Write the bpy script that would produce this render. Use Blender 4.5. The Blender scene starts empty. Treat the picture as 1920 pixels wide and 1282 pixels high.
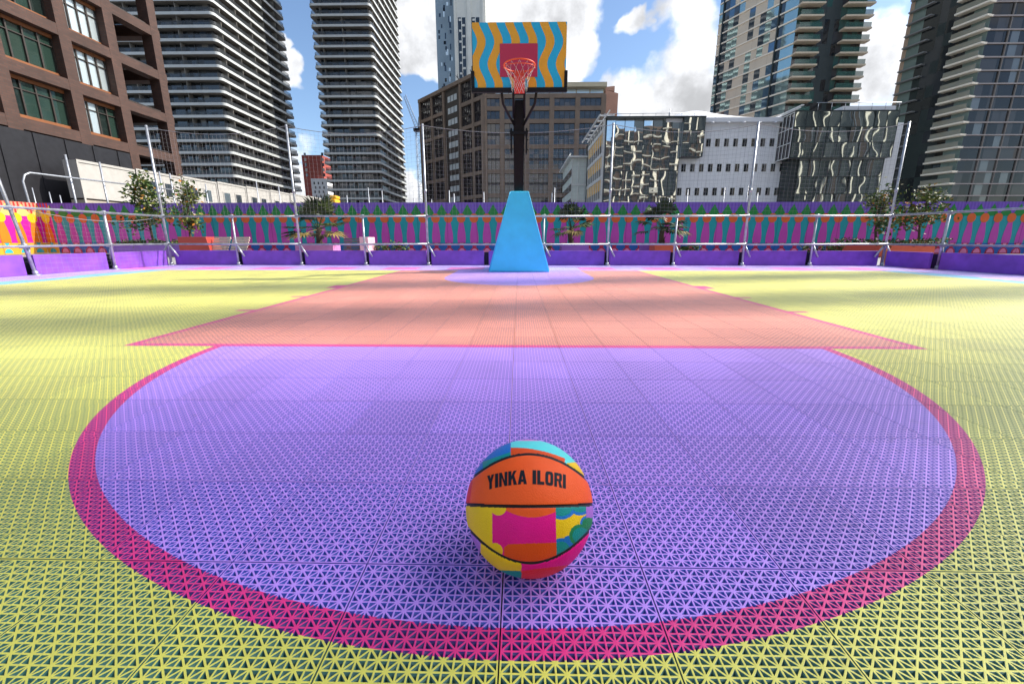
import bpy, math, random
import numpy as np
from mathutils import Vector, Matrix
random.seed(7)
R = random.Random(11)
scene = bpy.context.scene
COL = scene.collection

# ------------------------------------------------------------------ camera
FP, PX, PY = 752.0, 960.0, 618.0
TH = math.atan((618 - 448) / FP); PS = math.atan(.0172); EYE = .6
_f = Vector((-math.sin(PS) * math.cos(TH), math.cos(PS) * math.cos(TH), -math.sin(TH)))
_r = Vector((math.cos(PS), math.sin(PS), 0)); _u = _r.cross(_f)
CAM = Vector((0, 0, EYE))
def _ray(px, py): return _f * FP + _r * (px - PX) - _u * (py - PY)
def at_y(px, py, y):
    d = _ray(px, py); return CAM + d * (y / d.y)
def at_x(px, py, x):
    d = _ray(px, py); return CAM + d * (x / d.x)
cd = bpy.data.cameras.new('camera'); cam = bpy.data.objects.new('camera', cd); COL.objects.link(cam)
cam.location = CAM; cam.rotation_euler = (math.pi / 2 - TH, 0, PS)
cd.sensor_width = 36; cd.lens = FP / 1920 * 36; cd.shift_y = -23 / 1920
cd.clip_start = .02; cd.clip_end = 6000
scene.camera = cam

# ------------------------------------------------------------------ materials
def _nt(name):
    m = bpy.data.materials.new(name); m.use_nodes = True
    nt = m.node_tree; return m, nt, nt.nodes['Principled BSDF']
def mat(name, col, rough=.6, metal=0, spec=.5, var=.12, vscale=3., bump=0, bscale=20., coat=0, emit=None):
    m, nt, b = _nt(name)
    b.inputs['Roughness'].default_value = rough; b.inputs['Metallic'].default_value = metal
    b.inputs['Specular IOR Level'].default_value = spec; b.inputs['Coat Weight'].default_value = coat
    c = (*col, 1)
    if var > 0:
        tc = nt.nodes.new('ShaderNodeTexCoord'); n = nt.nodes.new('ShaderNodeTexNoise')
        n.inputs['Scale'].default_value = vscale; n.inputs['Detail'].default_value = 5
        nt.links.new(tc.outputs['Object'], n.inputs['Vector'])
        mr = nt.nodes.new('ShaderNodeMapRange'); mr.inputs[1].default_value = .3; mr.inputs[2].default_value = .7
        mr.inputs[3].default_value = 1 - var; mr.inputs[4].default_value = 1 + var
        nt.links.new(n.outputs['Fac'], mr.inputs[0])
        mx = nt.nodes.new('ShaderNodeVectorMath'); mx.operation = 'SCALE'; mx.inputs[0].default_value = col
        nt.links.new(mr.outputs[0], mx.inputs['Scale']); nt.links.new(mx.outputs[0], b.inputs['Base Color'])
    else: b.inputs['Base Color'].default_value = c
    if bump:
        tc = nt.nodes.new('ShaderNodeTexCoord'); n = nt.nodes.new('ShaderNodeTexNoise')
        n.inputs['Scale'].default_value = bscale; n.inputs['Detail'].default_value = 3
        nt.links.new(tc.outputs['Object'], n.inputs['Vector'])
        bp = nt.nodes.new('ShaderNodeBump'); bp.inputs['Strength'].default_value = bump; bp.inputs['Distance'].default_value = .02
        nt.links.new(n.outputs['Fac'], bp.inputs['Height']); nt.links.new(bp.outputs[0], b.inputs['Normal'])
    return m
def glass(name, col, metal=.0, rough=.04, spec=1., wave=0, wscale=.5, stretch=(1, 1, .35)):
    m, nt, b = _nt(name)
    b.inputs['Base Color'].default_value = (*col, 1); b.inputs['Metallic'].default_value = metal
    b.inputs['Roughness'].default_value = rough; b.inputs['Specular IOR Level'].default_value = spec
    if wave:
        tc = nt.nodes.new('ShaderNodeTexCoord'); mp = nt.nodes.new('ShaderNodeMapping'); mp.inputs['Scale'].default_value = stretch
        n = nt.nodes.new('ShaderNodeTexNoise'); n.inputs['Scale'].default_value = wscale; n.inputs['Detail'].default_value = 1.0
        bp = nt.nodes.new('ShaderNodeBump'); bp.inputs['Strength'].default_value = 1; bp.inputs['Distance'].default_value = wave
        nt.links.new(tc.outputs['Object'], mp.inputs[0]); nt.links.new(mp.outputs[0], n.inputs['Vector'])
        nt.links.new(n.outputs['Fac'], bp.inputs['Height']); nt.links.new(bp.outputs[0], b.inputs['Normal'])
    return m
def see_glass(name, col, fac, spec=.9):
    m, nt, b = _nt(name)
    b.inputs['Base Color'].default_value = (*col, 1); b.inputs['Roughness'].default_value = .05; b.inputs['Specular IOR Level'].default_value = spec
    t = nt.nodes.new('ShaderNodeBsdfTransparent'); mx = nt.nodes.new('ShaderNodeMixShader'); mx.inputs[0].default_value = fac
    o = nt.nodes['Material Output']
    nt.links.new(t.outputs[0], mx.inputs[1]); nt.links.new(b.outputs[0], mx.inputs[2]); nt.links.new(mx.outputs[0], o.inputs['Surface'])
    return m

# ------------------------------------------------------------------ mesh builder
class MB:
    def __init__(s): s.v = []; s.f = []; s.m = []; s.smooth = []
    def face(s, pts, m=0, sm=False):
        i = len(s.v); s.v += [tuple(p) for p in pts]; s.f.append(tuple(range(i, i + len(pts)))); s.m.append(m); s.smooth.append(sm)
    def hexa(s, p, m=0):      # 8 points: bottom 4 ccw, top 4 ccw
        i = len(s.v); s.v += [tuple(q) for q in p]
        for q in ((3, 2, 1, 0), (4, 5, 6, 7), (0, 1, 5, 4), (1, 2, 6, 5), (2, 3, 7, 6), (3, 0, 4, 7)):
            s.f.append(tuple(i + k for k in q)); s.m.append(m); s.smooth.append(False)
    def box(s, x0, x1, y0, y1, z0, z1, m=0):
        s.hexa(((x0, y0, z0), (x1, y0, z0), (x1, y1, z0), (x0, y1, z0), (x0, y0, z1), (x1, y0, z1), (x1, y1, z1), (x0, y1, z1)), m)
    def fbox(s, F, a0, a1, z0, z1, d0, d1, m=0):   # in a facade frame: along, height, outward
        P = F.at
        s.hexa((P(a0, z0, d1), P(a1, z0, d1), P(a1, z0, d0), P(a0, z0, d0), P(a0, z1, d1), P(a1, z1, d1), P(a1, z1, d0), P(a0, z1, d0)), m)
    def prism(s, poly, z0, z1, m=0, mt=None):
        n = len(poly); i = len(s.v); mt = m if mt is None else mt
        s.v += [(x, y, z0) for x, y in poly] + [(x, y, z1) for x, y in poly]
        s.f.append(tuple(i + k for k in reversed(range(n)))); s.m.append(mt); s.smooth.append(False)
        s.f.append(tuple(i + n + k for k in range(n))); s.m.append(mt); s.smooth.append(False)
        for k in range(n):
            j = (k + 1) % n; s.f.append((i + k, i + j, i + n + j, i + n + k)); s.m.append(m); s.smooth.append(False)
    def tube(s, pts, r, n=10, m=0, cap=True):
        pts = [Vector(p) for p in pts]; rr = r if isinstance(r, (list, tuple)) else [r] * len(pts)
        rings = []; prev = None
        for k, p in enumerate(pts):
            a = pts[max(k - 1, 0)]; b = pts[min(k + 1, len(pts) - 1)]; t = (b - a).normalized()
            if prev is None:
                x = t.orthogonal().normalized()
            else:
                x = prev - t * prev.dot(t); x = x.normalized() if x.length > 1e-6 else t.orthogonal().normalized()
            prev = x; y = t.cross(x); i = len(s.v)
            s.v += [tuple(p + (x * math.cos(2 * math.pi * q / n) + y * math.sin(2 * math.pi * q / n)) * rr[k]) for q in range(n)]
            rings.append(i)
        for a, b in zip(rings, rings[1:]):
            for q in range(n):
                w = (q + 1) % n; s.f.append((a + q, a + w, b + w, b + q)); s.m.append(m); s.smooth.append(n > 4)
        if cap:
            s.f.append(tuple(rings[0] + q for q in reversed(range(n)))); s.m.append(m); s.smooth.append(False)
            s.f.append(tuple(rings[-1] + q for q in range(n))); s.m.append(m); s.smooth.append(False)
    def build(s, name, mats, parent=None, bevel=0, loc=None):
        me = bpy.data.meshes.new(name)
        o = bpy.data.objects.new(name, me); COL.objects.link(o)
        org = Vector((0, 0, 0))
        if parent is not None:
            org = WORLD[parent.name]; o.parent = parent
        elif loc is not None:
            org = Vector(loc); o.location = org
        WORLD[o.name] = org
        me.from_pydata([tuple(Vector(p) - org) for p in s.v], [], s.f)
        for mm in (mats if isinstance(mats, (list, tuple)) else [mats]): me.materials.append(mm)
        me.polygons.foreach_set('material_index', s.m); me.polygons.foreach_set('use_smooth', s.smooth)
        me.update()
        if bevel:
            b = o.modifiers.new('bevel', 'BEVEL'); b.width = bevel; b.segments = 2; b.limit_method = 'ANGLE'
        return o
WORLD = {}
def tag(o, label=None, cat=None, group=None, kind=None):
    if label: o['label'] = label
    if cat: o['category'] = cat
    if group: o['group'] = group
    if kind: o['kind'] = kind
    return o
def thing(name, loc, label, cat, group=None):
    o = bpy.data.objects.new(name, None); COL.objects.link(o); o.location = loc; o.empty_display_size = .2
    WORLD[o.name] = Vector(loc); return tag(o, label, cat, group)
def cp(o, parent, d):
    c = o.copy(); COL.objects.link(c); c.parent = parent; c.location = o.location + Vector(d); WORLD[c.name] = WORLD[o.name]; return c
class Frame:      # facade frame: origin, along, outward
    def __init__(s, p, u, n): s.p = Vector(p); s.u = Vector(u).normalized(); s.n = Vector(n).normalized()
    def at(s, a, z, d): return s.p + s.u * a + s.n * d + Vector((0, 0, z))
def frame_between(a, b, side):   # a, b: (x,y); outward normal points towards 'side'
    a = Vector((a[0], a[1], 0)); b = Vector((b[0], b[1], 0)); u = (b - a).normalized(); n = Vector((u.y, -u.x, 0))
    if (Vector((side[0], side[1], 0)) - a).dot(n) < 0: n = -n
    return Frame(a, u, n), (b - a).length
def panes(mb, F, a0, a1, z0, z1, na, nz, d, pick, tilt=.0, gap=.0):
    wa = (a1 - a0) / na; wz = (z1 - z0) / nz
    for i in range(na):
        for k in range(nz):
            m = pick(i, k)
            e = [d + R.uniform(-tilt, tilt) for _ in range(2)] + [d]
            A0, A1, Z0, Z1 = a0 + i * wa + gap, a0 + (i + 1) * wa - gap, z0 + k * wz + gap, z0 + (k + 1) * wz - gap
            mb.face((F.at(A0, Z0, e[0]), F.at(A1, Z0, e[1]), F.at(A1, Z1, e[2] + e[1] - e[0]), F.at(A0, Z1, e[2])), m)

# ------------------------------------------------------------------ world and sun
SUN_AZ, SUN_EL = math.radians(78), math.radians(39)     # azimuth from +Y towards +X
sdir = Vector((math.sin(SUN_AZ) * math.cos(SUN_EL), math.cos(SUN_AZ) * math.cos(SUN_EL), math.sin(SUN_EL)))
sl = bpy.data.lights.new('sun', 'SUN'); sl.energy = 4.0; sl.angle = math.radians(.53); sl.color = (1, .93, .82)
so = bpy.data.objects.new('sun', sl); COL.objects.link(so); so.rotation_euler = sdir.to_track_quat('Z', 'Y').to_euler(); so.location = (60, 30, 80)
wd = bpy.data.worlds.new('World'); scene.world = wd; wd.use_nodes = True
nt = wd.node_tree; nt.nodes.clear()
def N(t, **k):
    n = nt.nodes.new(t)
    for a, b in k.items(): setattr(n, a, b)
    return n
def L(a, b): nt.links.new(a, b)
def M(op, a, b=None, c=None):
    n = N('ShaderNodeMath', operation=op)
    for i, x in enumerate((a, b, c)):
        if x is None: continue
        if isinstance(x, (int, float)): n.inputs[i].default_value = x
        else: L(x, n.inputs[i])
    return n.outputs[0]
def SS(x, e0, e1):
    n = N('ShaderNodeMapRange', interpolation_type='SMOOTHSTEP'); n.inputs[1].default_value = e0; n.inputs[2].default_value = e1
    L(x, n.inputs[0]); return n.outputs[0]
sky = N('ShaderNodeTexSky', sky_type='NISHITA'); sky.sun_disc = False
sky.sun_elevation = SUN_EL; sky.sun_rotation = SUN_AZ; sky.air_density = 1.0; sky.dust_density = .6; sky.ozone_density = 3.2
tc = N('ShaderNodeTexCoord'); D = tc.outputs['Generated']
blobs = [(785, 40, 4), (772, 105, 3.6), (1005, 25, 6.3), (1078, 78, 3.4), (930, 110, 3), (1225, 178, 5), (1310, 130, 5), (1275, 62, 4), (1190, 12, 1.8),
         (1660, 130, 5.5), (1690, 60, 4), (565, 335, 4), (548, 108, 1.9), (505, 40, 1.5), (572, 255, 2.2), (548, 300, 2.6), (780, 335, 3), (1120, 225, 3)]
wn_ = N('ShaderNodeTexNoise'); wn_.inputs['Scale'].default_value = 7; wn_.inputs['Detail'].default_value = 4; L(D, wn_.inputs['Vector'])
wv_ = N('ShaderNodeVectorMath', operation='MULTIPLY_ADD'); L(wn_.outputs['Color'], wv_.inputs[0]); wv_.inputs[1].default_value = (.26, .26, .26); wv_.inputs[2].default_value = (-.13, -.13, -.13)
wa_ = N('ShaderNodeVectorMath', operation='ADD'); L(D, wa_.inputs[0]); L(wv_.outputs[0], wa_.inputs[1]); wo_ = N('ShaderNodeVectorMath', operation='NORMALIZE'); L(wa_.outputs[0], wo_.inputs[0]); DW = wo_.outputs[0]
acc = None
for bx, by, rad in blobs:
    d = _ray(bx, by).normalized()
    n = N('ShaderNodeVectorMath', operation='DOT_PRODUCT'); L(DW, n.inputs[0]); n.inputs[1].default_value = d
    q = SS(n.outputs['Value'], math.cos(math.radians(rad * 1.5)), math.cos(math.radians(rad * .1)))
    acc = q if acc is None else M('MAXIMUM', acc, q)
sep = N('ShaderNodeSeparateXYZ'); L(D, sep.inputs[0])
def fbm(scale, detail, off):
    mp = N('ShaderNodeMapping'); mp.inputs['Location'].default_value = off; L(D, mp.inputs[0])
    n = N('ShaderNodeTexNoise'); n.inputs['Scale'].default_value = scale; n.inputs['Detail'].default_value = detail; n.inputs['Roughness'].default_value = .58
    L(mp.outputs[0], n.inputs['Vector']); return n.outputs['Fac']
dsun0 = N('ShaderNodeVectorMath', operation='DOT_PRODUCT'); L(D, dsun0.inputs[0]); dsun0.inputs[1].default_value = sdir
n1 = fbm(5.5, 9, (3.1, .4, 1.7)); n2 = fbm(3.0, 4, (0, 7.7, 2.0))
back = SS(n2, .44, .58)                                   # loose cloud cover everywhere else in the sky
behind = SS(M('MULTIPLY', sep.outputs['Y'], -1.0), -.35, .2)
cover = M('MAXIMUM', M('MAXIMUM', acc, M('MULTIPLY', back, behind)), M('MULTIPLY', SS(dsun0.outputs['Value'], math.cos(math.radians(40)), math.cos(math.radians(25))), .95))  # last term adds an unseen cloud patch around the sun
dens = M('ADD', cover, M('MULTIPLY', M('SUBTRACT', n1, .5), 2.4))
mask = M('MULTIPLY', SS(dens, .46, .92), SS(sep.outputs['Z'], -.02, .03))
body = SS(dens, .5, 1.3); n3 = fbm(7, 7, (1, 5, 3))
bright = M('ADD', .44, M('MULTIPLY', SS(n3, .32, .62), .46))
bright = M('ADD', bright, M('MULTIPLY', M('SUBTRACT', 1.0, body), .12))
dsun = N('ShaderNodeVectorMath', operation='DOT_PRODUCT'); L(D, dsun.inputs[0]); dsun.inputs[1].default_value = sdir
glow = SS(dsun.outputs['Value'], math.cos(math.radians(42)), math.cos(math.radians(6)))     # cloud glow around the sun, added to light the near court
bright = M('MULTIPLY', bright, M('ADD', 1.0, M('MULTIPLY', glow, 4.0)))
cc = N('ShaderNodeCombineColor'); L(M('MULTIPLY', bright, .97), cc.inputs[0]); L(M('MULTIPLY', bright, .985), cc.inputs[1]); L(M('MULTIPLY', bright, 1.02), cc.inputs[2])
bg1 = N('ShaderNodeBackground'); L(sky.outputs[0], bg1.inputs[0]); bg1.inputs[1].default_value = .135
bg2 = N('ShaderNodeBackground'); L(cc.outputs[0], bg2.inputs[0]); bg2.inputs[1].default_value = .9
mx = N('ShaderNodeMixShader'); L(mask, mx.inputs[0]); L(bg1.outputs[0], mx.inputs[1]); L(bg2.outputs[0], mx.inputs[2])
ow = N('ShaderNodeOutputWorld'); L(mx.outputs[0], ow.inputs[0])
scene.view_settings.view_transform = 'Standard'; scene.view_settings.look = 'None'; scene.view_settings.exposure = .62; scene.view_settings.gamma = 1

# ------------------------------------------------------------------ ground and court
T = .2585; SX, SY = -.027, .6394
def court_material(name, wall):
    global nt
    m, nt, b = _nt(name)
    g = N('ShaderNodeNewGeometry'); s = N('ShaderNodeSeparateXYZ'); L(g.outputs['Position'], s.inputs[0])
    X, Y = s.outputs[0], s.outputs[1]; AX = M('ABSOLUTE', X)
    lt = lambda a, b_: M('LESS_THAN', a, b_); gt = lambda a, b_: M('GREATER_THAN', a, b_)
    AND = lambda *q: q[0] if len(q) == 1 else M('MULTIPLY', q[0], AND(*q[1:]))
    def rect(ax0, ax1, y0, y1): return AND(gt(AX, ax0), lt(AX, ax1), gt(Y, y0), lt(Y, y1))
    def dist(cy): return M('SQRT', M('ADD', M('MULTIPLY', X, X), M('MULTIPLY', M('SUBTRACT', Y, cy), M('SUBTRACT', Y, cy))))
    cur = None
    YEL, SAL, PUR, PNK, LAV, CYN, ORG = (.80, .73, .115), (.85, .285, .175), (.55, .285, .87), (.86, .035, .235), (.62, .42, .90), (.22, .66, .82), (.90, .33, .18)
    col = N('ShaderNodeRGB'); col.outputs[0].default_value = (*YEL, 1); cur = col.outputs[0]
    def put(mask, c):
        nonlocal cur
        n = N('ShaderNodeMix', data_type='RGBA'); L(mask, n.inputs[0]); L(cur, n.inputs[6]); n.inputs[7].default_value = (*c, 1); cur = n.outputs[2]
    wob = lambda src, per, ph, lo: gt(M('SINE', M('ADD', M('MULTIPLY', src, 6.2832 / per), ph)), lo)
    put(gt(AX, 6.95), CYN); put(AND(gt(AX, 7.3), wob(Y, 1.5, .6, .2)), (.85, .45, .40)); put(gt(AX, 7.42), LAV)
    put(gt(Y, 7.9), LAV); put(AND(gt(Y, 8.1), lt(Y, 8.75), wob(X, 1.35, .4, -.15)), (.86, .16, .50)); put(gt(Y, 9.05), LAV)
    H = 2.285
    put(rect(-1, H, 2.20, 7.9), PNK); put(rect(-1, H - .05, 2.25, 7.86), SAL)
    d = dist(2.215); below = lt(Y, 2.2)
    put(AND(lt(d, 1.75), below), PNK); put(AND(lt(d, 1.70), below), PUR)
    d2 = dist(6.5); lo = lt(Y, 6.5)
    put(M('MAXIMUM', AND(lt(d2, 1.24), lo), rect(-1, 1.24, 6.5, 7.95)), ORG); put(M('MAXIMUM', AND(lt(d2, 1.185), lo), rect(-1, 1.185, 6.5, 8.0)), PUR)
    put(rect(2.285, 2.43, 3.34, 3.40), PNK); put(rect(2.285, 2.43, 4.19, 4.25), PNK); put(rect(2.285, 2.43, 4.98, 5.28), PNK)
    # scuffs and wear
    nz = N('ShaderNodeTexNoise'); nz.inputs['Scale'].default_value = 1.6; nz.inputs['Detail'].default_value = 6; L(g.outputs['Position'], nz.inputs['Vector'])
    mr = N('ShaderNodeMapRange'); mr.inputs[1].default_value = .3; mr.inputs[2].default_value = .7; mr.inputs[3].default_value = .86; mr.inputs[4].default_value = 1.08; L(nz.outputs['Fac'], mr.inputs[0])
    # each moulded tile differs a little in tone
    fx = M('FLOOR', M('DIVIDE', M('SUBTRACT', X, SX), T)); fy = M('FLOOR', M('DIVIDE', M('SUBTRACT', Y, SY), T))
    cv = N('ShaderNodeCombineXYZ'); L(fx, cv.inputs[0]); L(fy, cv.inputs[1])
    wn = N('ShaderNodeTexWhiteNoise', noise_dimensions='2D'); L(cv.outputs[0], wn.inputs['Vector'])
    nz2 = N('ShaderNodeTexNoise'); nz2.inputs['Scale'].default_value = 14; nz2.inputs['Detail'].default_value = 8; nz2.inputs['Roughness'].default_value = .7; nz2.inputs['Distortion'].default_value = 1.2; L(g.outputs['Position'], nz2.inputs['Vector'])
    mr2 = N('ShaderNodeMapRange'); mr2.inputs[1].default_value = .56; mr2.inputs[2].default_value = .72; mr2.inputs[3].default_value = 1.0; mr2.inputs[4].default_value = .80; L(nz2.outputs['Fac'], mr2.inputs[0])
    tone = M('MULTIPLY', M('MULTIPLY', mr.outputs[0], mr2.outputs[0]), M('ADD', .925, M('MULTIPLY', wn.outputs['Value'], .14)))
    v = N('ShaderNodeVectorMath', operation='SCALE'); L(cur, v.inputs[0]); L(tone, v.inputs['Scale']); out = v.outputs[0]
    if wall:    # the moulding under the painted top is blue plastic
        n = N('ShaderNodeVectorMath', operation='MULTIPLY_ADD'); L(out, n.inputs[0]); n.inputs[1].default_value = (.07, .25, .50); n.inputs[2].default_value = (0, .014, .10); out = n.outputs[0]
    L(out, b.inputs['Base Color']); b.inputs['Roughness'].default_value = .42; b.inputs['Specular IOR Level'].default_value = .5; b.inputs['Sheen Weight'].default_value = .3; b.inputs['Sheen Roughness'].default_value = .35
    return m
m_top = court_material('court paint', False); m_wall = court_material('court moulding', True)
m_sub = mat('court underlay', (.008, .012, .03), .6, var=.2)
def lattice_block(nbx, nby, rib):
    a = (T - .0042) / 16; ins = a * rib; V = []; Fc = []; MI = []
    def tri(p, ox, oy):
        p = [np.array(q, float) * a for q in p]
        if np.cross(p[1] - p[0], p[2] - p[0]) < 0: p = [p[0], p[2], p[1]]
        inn = []
        for k in range(3):
            A, B_, C_ = p[k - 1], p[k], p[(k + 1) % 3]
            e1 = (B_ - A) / np.linalg.norm(B_ - A); e2 = (C_ - B_) / np.linalg.norm(C_ - B_)
            n1_ = np.array([-e1[1], e1[0]]); n2_ = np.array([-e2[1], e2[0]])
            q = np.linalg.solve(np.array([n1_, n2_]), np.array([n1_ @ B_ + ins, n2_ @ B_ + ins])); inn.append(q)
        i = len(V); o = np.array([ox, oy])
        V.extend([(*(q + o), 0) for q in p]); V.extend([(*(q + o), 0) for q in inn]); V.extend([(*(q + o), -.0155) for q in inn])
        for k in range(3):
            j = (k + 1) % 3
            Fc.append((i + k, i + j, i + 3 + j, i + 3 + k)); MI.append(0)
            Fc.append((i + 3 + k, i + 3 + j, i + 6 + j, i + 6 + k)); MI.append(1)
    g = .0012; mgn = .0021
    base = []
    for i in range(16):
        for j in range(16):
            if (i + j) % 2 == 0: base += [((i, j), (i + 1, j), (i + 1, j + 1)), ((i, j), (i + 1, j + 1), (i, j + 1))]
            else: base += [((i, j), (i + 1, j), (i, j + 1)), ((i + 1, j), (i + 1, j + 1), (i, j + 1))]
    for t in base: tri(t, mgn, mgn)
    s = T - g; e = T - mgn
    for q in (((g, g), (s, g), (e, mgn), (mgn, mgn)), ((s, g), (s, s), (e, e), (e, mgn)), ((s, s), (g, s), (mgn, e), (e, e)), ((g, s), (g, g), (mgn, mgn), (mgn, e))):
        i = len(V); V.extend([(*p, 0) for p in q]); Fc.append((i, i + 1, i + 2, i + 3)); MI.append(0)
        i = len(V); A, B_ = q[0], q[1]; V.extend([(*A, 0), (*B_, 0), (*B_, -.0155), (*A, -.0155)]); Fc.append((i + 3, i + 2, i + 1, i)); MI.append(1)
    V = np.array(V); Fc = np.array(Fc); MI = np.array(MI); nv = len(V)
    VV = []; FF = []; MM = []
    for p in range(nbx):
        for q in range(nby):
            VV.append(V + np.array([p * T, q * T, 0])); FF.append(Fc + nv * (p * nby + q)); MM.append(MI)
    VV = np.concatenate(VV); FF = np.concatenate(FF); MM = np.concatenate(MM)
    me = bpy.data.meshes.new('court_tiles'); n = len(FF)
    me.vertices.add(len(VV)); me.vertices.foreach_set('co', VV.ravel().astype(np.float32))
    me.loops.add(n * 4); me.loops.foreach_set('vertex_index', FF.ravel().astype(np.int32))
    me.polygons.add(n); me.polygons.foreach_set('loop_start', np.arange(0, n * 4, 4, dtype=np.int32))
    me.polygons.foreach_set('material_index', MM.astype(np.int32))
    me.update(calc_edges=True); me.validate()
    me.materials.append(m_top); me.materials.append(m_wall)
    return me
court = thing('court', (0, 0, 0), None, None); tag(court, kind='structure')
BXW, BYW = T * 12, T * 2
for ky in range(-2, 18):      # bands of two tile rows; the ribs of the farther bands are a little broader
    y0 = .3809 + ky * BYW; me_ = None
    rib = .094 + .085 * max(0, min(1, (y0 - .4) / 3.6)) ** .8
    for kx in range(-3, 3):
        x0 = SX + T * 1 + kx * BXW
        near = min(abs(x0), abs(x0 + BXW)) if x0 * (x0 + BXW) > 0 else 0
        if near > 1.45 * (y0 + BYW) + .6: continue
        if me_ is None: me_ = lattice_block(12, 2, rib)
        o = bpy.data.objects.new('court_tiles', me_); COL.objects.link(o); o.parent = court; o.location = (x0, y0, 0)
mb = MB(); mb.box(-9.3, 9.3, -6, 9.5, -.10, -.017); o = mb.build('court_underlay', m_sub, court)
mb = MB(); mb.face(((-900, -900, -.12), (900, -900, -.12), (900, 2500, -.12), (-900, 2500, -.12)))
tag(mb.build('ground', mat('paved ground', (.2, .2, .2), .85, var=.25, vscale=.4)), kind='structure')
mb = MB(); mb.box(-20.2, 30, 9.51, 17.2, -.115, -.02); mb.box(-20.2, -9.31, -6, 9.5, -.115, -.02); mb.box(9.31, 30, -6, 9.5, -.115, -.02)
tag(mb.build('pavement', mat('plaza paving', (.3, .29, .28), .8, var=.2, vscale=2)), kind='structure')

# ------------------------------------------------------------------ basketball
BR = .1172; BC = Vector((.0205, .6575, BR))
def make_ball():
    n = (CAM - BC).normalized(); u = Vector((0, 0, 1)).cross(n).normalized(); v = n.cross(u)
    root = thing('basketball', (BC.x, BC.y, 0), 'multicoloured patchwork basketball with black seams resting on the purple court tiles', 'basketball')
    OR, OR2, YE, MG, RD, TE, BL, CY, PU, GR, PK, BK = range(12)
    cols = [(.92, .10, .008), (.80, .075, .004), (.90, .55, .004), (.85, .0, .24), (.82, .025, .02), (.0, .27, .25), (.005, .17, .55), (.12, .74, .72), (.42, .16, .62), (.01, .22, .07), (.80, .25, .55), (.012, .010, .012)]
    s1 = lambda a: .885 - .47 * a * a; s2 = lambda a: .055 + .03 * a * a; s3 = lambda a: -.845 + .57 * (a - .02) ** 2
    circ = lambda a, b, ca, cb, r: (a - ca) ** 2 + (b - cb) ** 2 < r * r
    zz = lambda x, y: ((x - 665) / 462, (643 - y) / 462)
    def seamd(a, b):
        k = .9
        return min(abs(b - s1(a)) / math.sqrt(1 + (.94 * a) ** 2), abs(b - s2(a)), abs(b - s3(a)) / math.sqrt(1 + (1.14 * a) ** 2))
    def cls(a, b):
        X = 665 + a * 462; Y = 643 - b * 462
        if b > s1(a):
            if X < 535: return BL if Y < 250 - (X - 450) * .35 or X < 330 else TE
            if Y > 190 + ((X - 560) / 360) ** 2 * 75 and X < 930: return OR2
            if X > 925 and Y > 300 - (X - 960) * .1: return YE if (Y - 300) < (X - 960) * 1.4 + 25 else GR
            return CY if Y > 140 else PK
        if b > s2(a):
            return OR if X > 235 + (600 - Y) * .12 else RD  # left rim painted red for colour bounced off the floor
        if b > s3(a):
            if X > 1085 and Y < 700: return PU
            if X > 862 + (Y - 640) * .02:
                for (x, y, r, c) in ((905, 600, 88, TE), (1040, 590, 72, TE), (905, 935, 62, TE), (1010, 1010, 68, YE), (1045, 830, 60, TE), (1100, 740, 45, GR)):
                    if (X - x) ** 2 + (Y - y) ** 2 < r * r: return c
                for (x, y, r) in ((905, 600, 112), (1040, 590, 92), (905, 935, 88), (1045, 830, 84), (1105, 745, 66), (960, 880, 50)):
                    if (X - x) ** 2 + (Y - y) ** 2 < r * r: return BL if x != 1045 else GR
                return YE
            if (X - 445) ** 2 + (Y - 625) ** 2 < 58 ** 2 or (X - 415) ** 2 + (Y - 945) ** 2 < 62 ** 2: return YE
            if X < 400: return YE
            if 500 < X and Y < 698 - ((X - 690) / 180) ** 2 * 45: return OR
            if X > 485 and Y > 893 + (0 if X > 520 else (520 - X) * .6) - (X - 490) * .035: return OR2
            return MG
        if X > 612: return MG if Y < 1085 - (X - 612) * .12 else RD
        if X < 315: return PU
        return YE if Y < 1083 + (X - 480) * .03 else TE
    lim = BR / (CAM - BC).length
    def img(a, b, c):      # pattern coordinates of a point of the cover; the far half repeats the near one
        if c < lim:
            c = 2 * lim - c; k = math.sqrt(max(1e-9, (1 - min(.9999, c * c)) / max(1e-9, a * a + b * b))); a *= k; b *= k
        p = BC + (u * a + v * b + n * c) * BR - CAM; z = p.dot(_f)
        return (((PX + FP * p.dot(_r) / z - 820) * 3.885 - 665) / 462, (643 - (PY - FP * p.dot(_u) / z - 790) * 3.885) / 462)
    NA, NB = 420, 300
    V = []; F_ = []; MI = []
    for i in range(NB + 1):
        ph = math.pi * i / NB
        for j in range(NA):
            t = 2 * math.pi * j / NA
            c = math.cos(ph); a = math.sin(ph) * math.cos(t); b = math.sin(ph) * math.sin(t)   # c along n
            a_, b_ = img(a, b, c); sd = seamd(a_, b_); rr = BR * (1 - .02 * math.exp(-(sd / .022) ** 2))
            V.append(tuple(BC + (u * a + v * b + n * c) * rr - Vector((BC.x, BC.y, 0))))
    for i in range(NB):
        for j in range(NA):
            k = (j + 1) % NA; F_.append((i * NA + j, (i + 1) * NA + j, (i + 1) * NA + k, i * NA + k))
            ph = math.pi * (i + .5) / NB; t = 2 * math.pi * (j + .5) / NA
            a, b = img(math.sin(ph) * math.cos(t), math.sin(ph) * math.sin(t), math.cos(ph))
            MI.append(BK if seamd(a, b) < .019 + (.007 if abs(b - s2(a)) < .04 else 0) else cls(a, b))
    me = bpy.data.meshes.new('ball_cover'); me.from_pydata(V, [], F_)
    nm = ['orange', 'dark orange', 'yellow', 'magenta', 'red', 'teal', 'blue', 'cyan', 'purple', 'green', 'pink', 'seam black']
    for q, c in zip(nm, cols): me.materials.append(mat('ball ' + q, c, .5, spec=.3, var=.04, vscale=30, bump=.22, bscale=480))
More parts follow.
